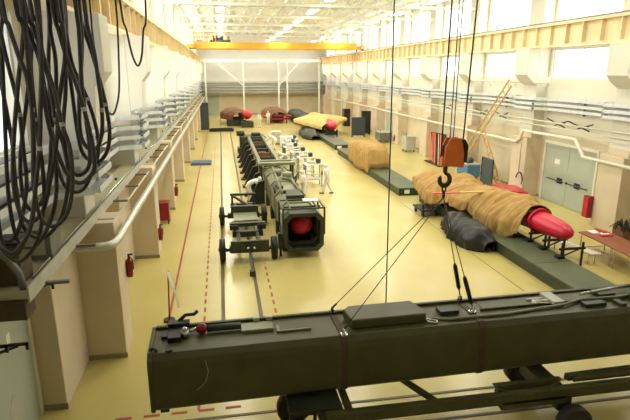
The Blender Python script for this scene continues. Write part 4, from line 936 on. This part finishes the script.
def wcart(x, y, mt, label, h=1.2, wx=.9, wy=1.2):
    t = thing('tool_trolley', label, 'trolley', (x, y, 0))
    MB().box(x-wx/2, x+wx/2, y-wy/2, y+wy/2, .2, h*.75).build('body', mt, t, bevel=.02)
    MB().box(x-wx/2-.03, x+wx/2+.03, y-wy/2-.03, y+wy/2+.03, h*.75, h*.8).build('top', 'lgrey', t)
    MB().tube([(x-wx/2, y-wy/2, h*.8), (x-wx/2, y-wy/2, h), (x-wx/2, y+wy/2, h), (x-wx/2, y+wy/2, h*.8)], .025).build('handle', 'grey', t)
    for dx in (-.35, .35):
        for dy in (-.4, .4): wheel(t, x+dx, y+dy, .1, .06, 'x')
    return t
wcart(15.9, 50.4, 'grey', 'grey wheeled cabinet beside the black panel on the right', 1.3, 1.2, 1.8)
wcart(16.1, 43.6, 'lgrey', 'light grey wheeled cabinet on the right with grey top', 1.7, .9, 1.2)
wcart(15.9, 31.6, 'blue', 'light blue wheeled cabinet near the dark slate panel', 1.3, .9, 1.5)
tag(MB().tube([(15.7, 31.4, 1.05), (15.75, 31.7, 1.35), (16, 31.9, 1.2)], .1, 8).ball((15.9, 31.5, 1.2), .25, .3, .22).build('equipment_bag', 'navy'), 'dark blue bag on the light blue cabinet', 'bag')
board(15.75, 28.2, 29.6, 1.75, 'dark slate panel on feet right of the light blue cabinet', 'navy')
t = thing('leaning_rack', 'dark panel with orange and pale slanted bars leaning near the hook', 'rack', (16.1, 37.3, 0))
for k, (y, mt) in enumerate(((35.8, 'orange'), (36.2, 'paper'), (36.9, 'orange'), (37.3, 'pink'), (38.0, 'orange'))):
    MB().bar((15.75, y, .08), (16.3, y+1.5, 2.2), .1 if mt != 'paper' else .05, .05).build('slanted_bar', mt, t)
MB().prism([(35.8, .02), (38.6, .02), (39.4, 2.2), (36.6, 2.3)], 'x', 16.38, 16.44).build('panel', 'dark', t)
MB().box(15.6, 16.3, 35.8, 38.7, 0, .05).build('foot_frame', 'dark', t)
t = thing('ladder', 'long pale ladder leaning up along the right wall', 'ladder', (16.3, 33, 0))
def ladder(t, a, b_, wd, n, mt='ladder'):
    a, b_ = Vector(a), Vector(b_); d_ = (b_-a).normalized(); s_ = d_.cross(Vector((1, 0, 0))).normalized()
    for q in (-1, 1): MB().bar(a+s_*wd/2*q, b_+s_*wd/2*q, .07, .07).build('side_rail', mt, t)
    for i in range(n):
        p = a.lerp(b_, (i+.6)/n); MB().bar(p-s_*wd/2, p+s_*wd/2, .05, .05).build('rung', mt, t)
ladder(t, (16.25, 34.3, .05), (16.35, 28.2, 6.2), .45, 15)
t = thing('ladder', 'shorter pale ladder leaning the other way beneath the long one', 'ladder', (16.3, 29, 0))
ladder(t, (16.2, 28.0, .05), (16.3, 30.9, 3.3), .4, 8)
t = thing('red_workbench', 'low bright red tray table beside the first right pier', 'table', (15.8, 26.0, 0))
MB().prism([(15.0, 25.2), (15.9, 24.6), (16.3, 26.5), (15.1, 27.1)], 'z', .5, .58).build('tabletop', 'nose', t)
for p in ((15.15, 25.3), (15.85, 24.85), (16.15, 26.4), (15.2, 26.9)): MB().cyl((*p, 0), (*p, .5), .03, 6).build('leg', 'dark', t)
t = thing('black_bucket', 'small black bucket standing near the red tray table', 'bucket', (15.3, 23.9, 0))
MB().tube([(15.3, 23.9, 0), (15.3, 23.9, .42)], .2, 14, [.18, .24]).build('bucket_body', 'black', t)
MB().tube([(15.3+.22*math.cos(a), 23.9, .42+.2*math.sin(a)) for a in [i*math.pi/8 for i in range(9)]], .012, 6).build('handle', 'dark', t)
for i, (x, y) in enumerate(((16.2, 25.6),)):
    t = thing('hanging_tool', 'dark coiled hose hung on the pier beside the right door', 'hose', (x, y, .6))
    MB().tube([(16.3+.02*k_ if i == 0 else 17.25, 26.35+(.0 if i == 0 else 2)+.22*math.cos(k_*.5), 1.0+.35*math.sin(k_*.5)) for k_ in range(26)], .035, 6).build('hose_coil', 'dark', t)
    MB().cyl((16.3 if i == 0 else 17.25, 26.35+2*i, 1.3), (16.3 if i == 0 else 17.25, 26.35+2*i, 3.0), .02, 6).build('hanger', 'grey', t)
m = MB().box(16.2, 16.42, 20.3, 20.7, .35, 1.35)
o = tag(m.build('red_cabinet', 'red', bevel=.01), 'dark red wall cabinet on the pier beside the right door', 'cabinet'); MB().box(16.18, 16.2, 20.35, 20.65, .4, 1.3).build('cabinet_door', 'cap', o)
extinguisher(16.35, 48.4, 'red fire extinguisher by a right wall pier')
bpy.data.objects[[o.name for o in bpy.data.objects if o.name.startswith('fire_extinguisher')][-1]]['group'] = 'fire extinguisher on the right'
t = thing('storage_cabinet', 'dark narrow cabinet deep along the right wall', 'cabinet', (15.9, 66.5, 0))
MB().box(15.5, 16.3, 66, 67.2, 0, 2.2).build('cabinet_body', 'dark', t, bevel=.02); MB().box(15.48, 15.5, 66.1, 67.1, .1, 2.1).build('door', 'brown', t)

# table at right
t = thing('work_table', 'reddish brown long table at right by the pier', 'table', (14.1, 15.6, 0))
TM = Matrix.Translation((14.08, 15.9, 0)) @ Matrix.Rotation(R(-3), 4, 'Z')
MB().box(-.58, .58, -2.6, 1.45, .71, .75).xf(TM).build('tabletop', 'wood', t, bevel=.008)
for x in (-.52, .52):
    for y in (-2.4, -.6, -.4, 1.3): MB().cyl((x, y, 0), (x, y, .71), .022, 8).xf(TM).build('leg', 'lgrey', t)
MB().cyl((-.52, -.5, .15), (.52, -.5, .15), .018).cyl((-.52, 1.3, .15), (.52, 1.3, .15), .018).cyl((.0, -.5, .15), (0, 1.3, .15), .018).xf(TM).build('stretcher', 'lgrey', t)
m = MB(); m.box(13.95, 14.3, 17.0, 17.4, .752, .764).box(14.2, 14.55, 16.7, 17.1, .752, .764)
tag(m.build('papers', 'paper'), 'white papers lying on the reddish table', 'papers')
tag(MB().box(14.35, 14.5, 16.95, 17.5, .765, .8).box(14.0, 14.5, 16.6, 16.75, .752, .79).build('red_folder', 'cap'), 'red folder next to the papers on the table', 'folder')
t = thing('dark_plant', 'dark wiry heap of straps on the floor behind the table', 'straps', (15.6, 17.4, 0))
m = MB()
for i in range(40):
    a = random.uniform(0, 6.28); l_ = random.uniform(.25, .55); q = random.uniform(.2, 1.0)
    m.tube([(15.6, 17.4, .75), (15.6+l_*.6*math.cos(a), 17.4+l_*.6*math.sin(a), .8+q*.3), (15.6+l_*math.cos(a), 17.4+l_*math.sin(a), .7+q*.1)], .02, 5)
m.build('strap_loops', 'dark', t); MB().box(15.35, 15.85, 17.1, 17.7, 0, .75).build('stand_box', 'brown', t, bevel=.02)
t = thing('folding_chair', 'chair with purple seat cover at the right end of the table', 'chair', (14.0, 14.3, 0))
MB().box(13.75, 14.2, 13.6, 14.0, .80, .98).build('seat_cover', 'purple', t, bevel=.05)
MB().box(13.78, 14.17, 13.62, 13.98, .76, .8).build('seat', 'dark', t)
t = thing('low_bench', 'low white slatted bench beside the reddish table', 'bench', (12.9, 16.8, 0))
for k in range(3): MB().bar((12.5+.14*k, 17.9, .42), (13.0+.14*k, 15.7, .42), .1, .03).build('slat', 'paper', t)
for p in ((12.55, 17.7), (12.85, 17.7), (12.98, 15.9), (13.25, 15.9)): MB().cyl((*p, 0), (*p, .41), .02, 6).build('leg', 'lgrey', t)
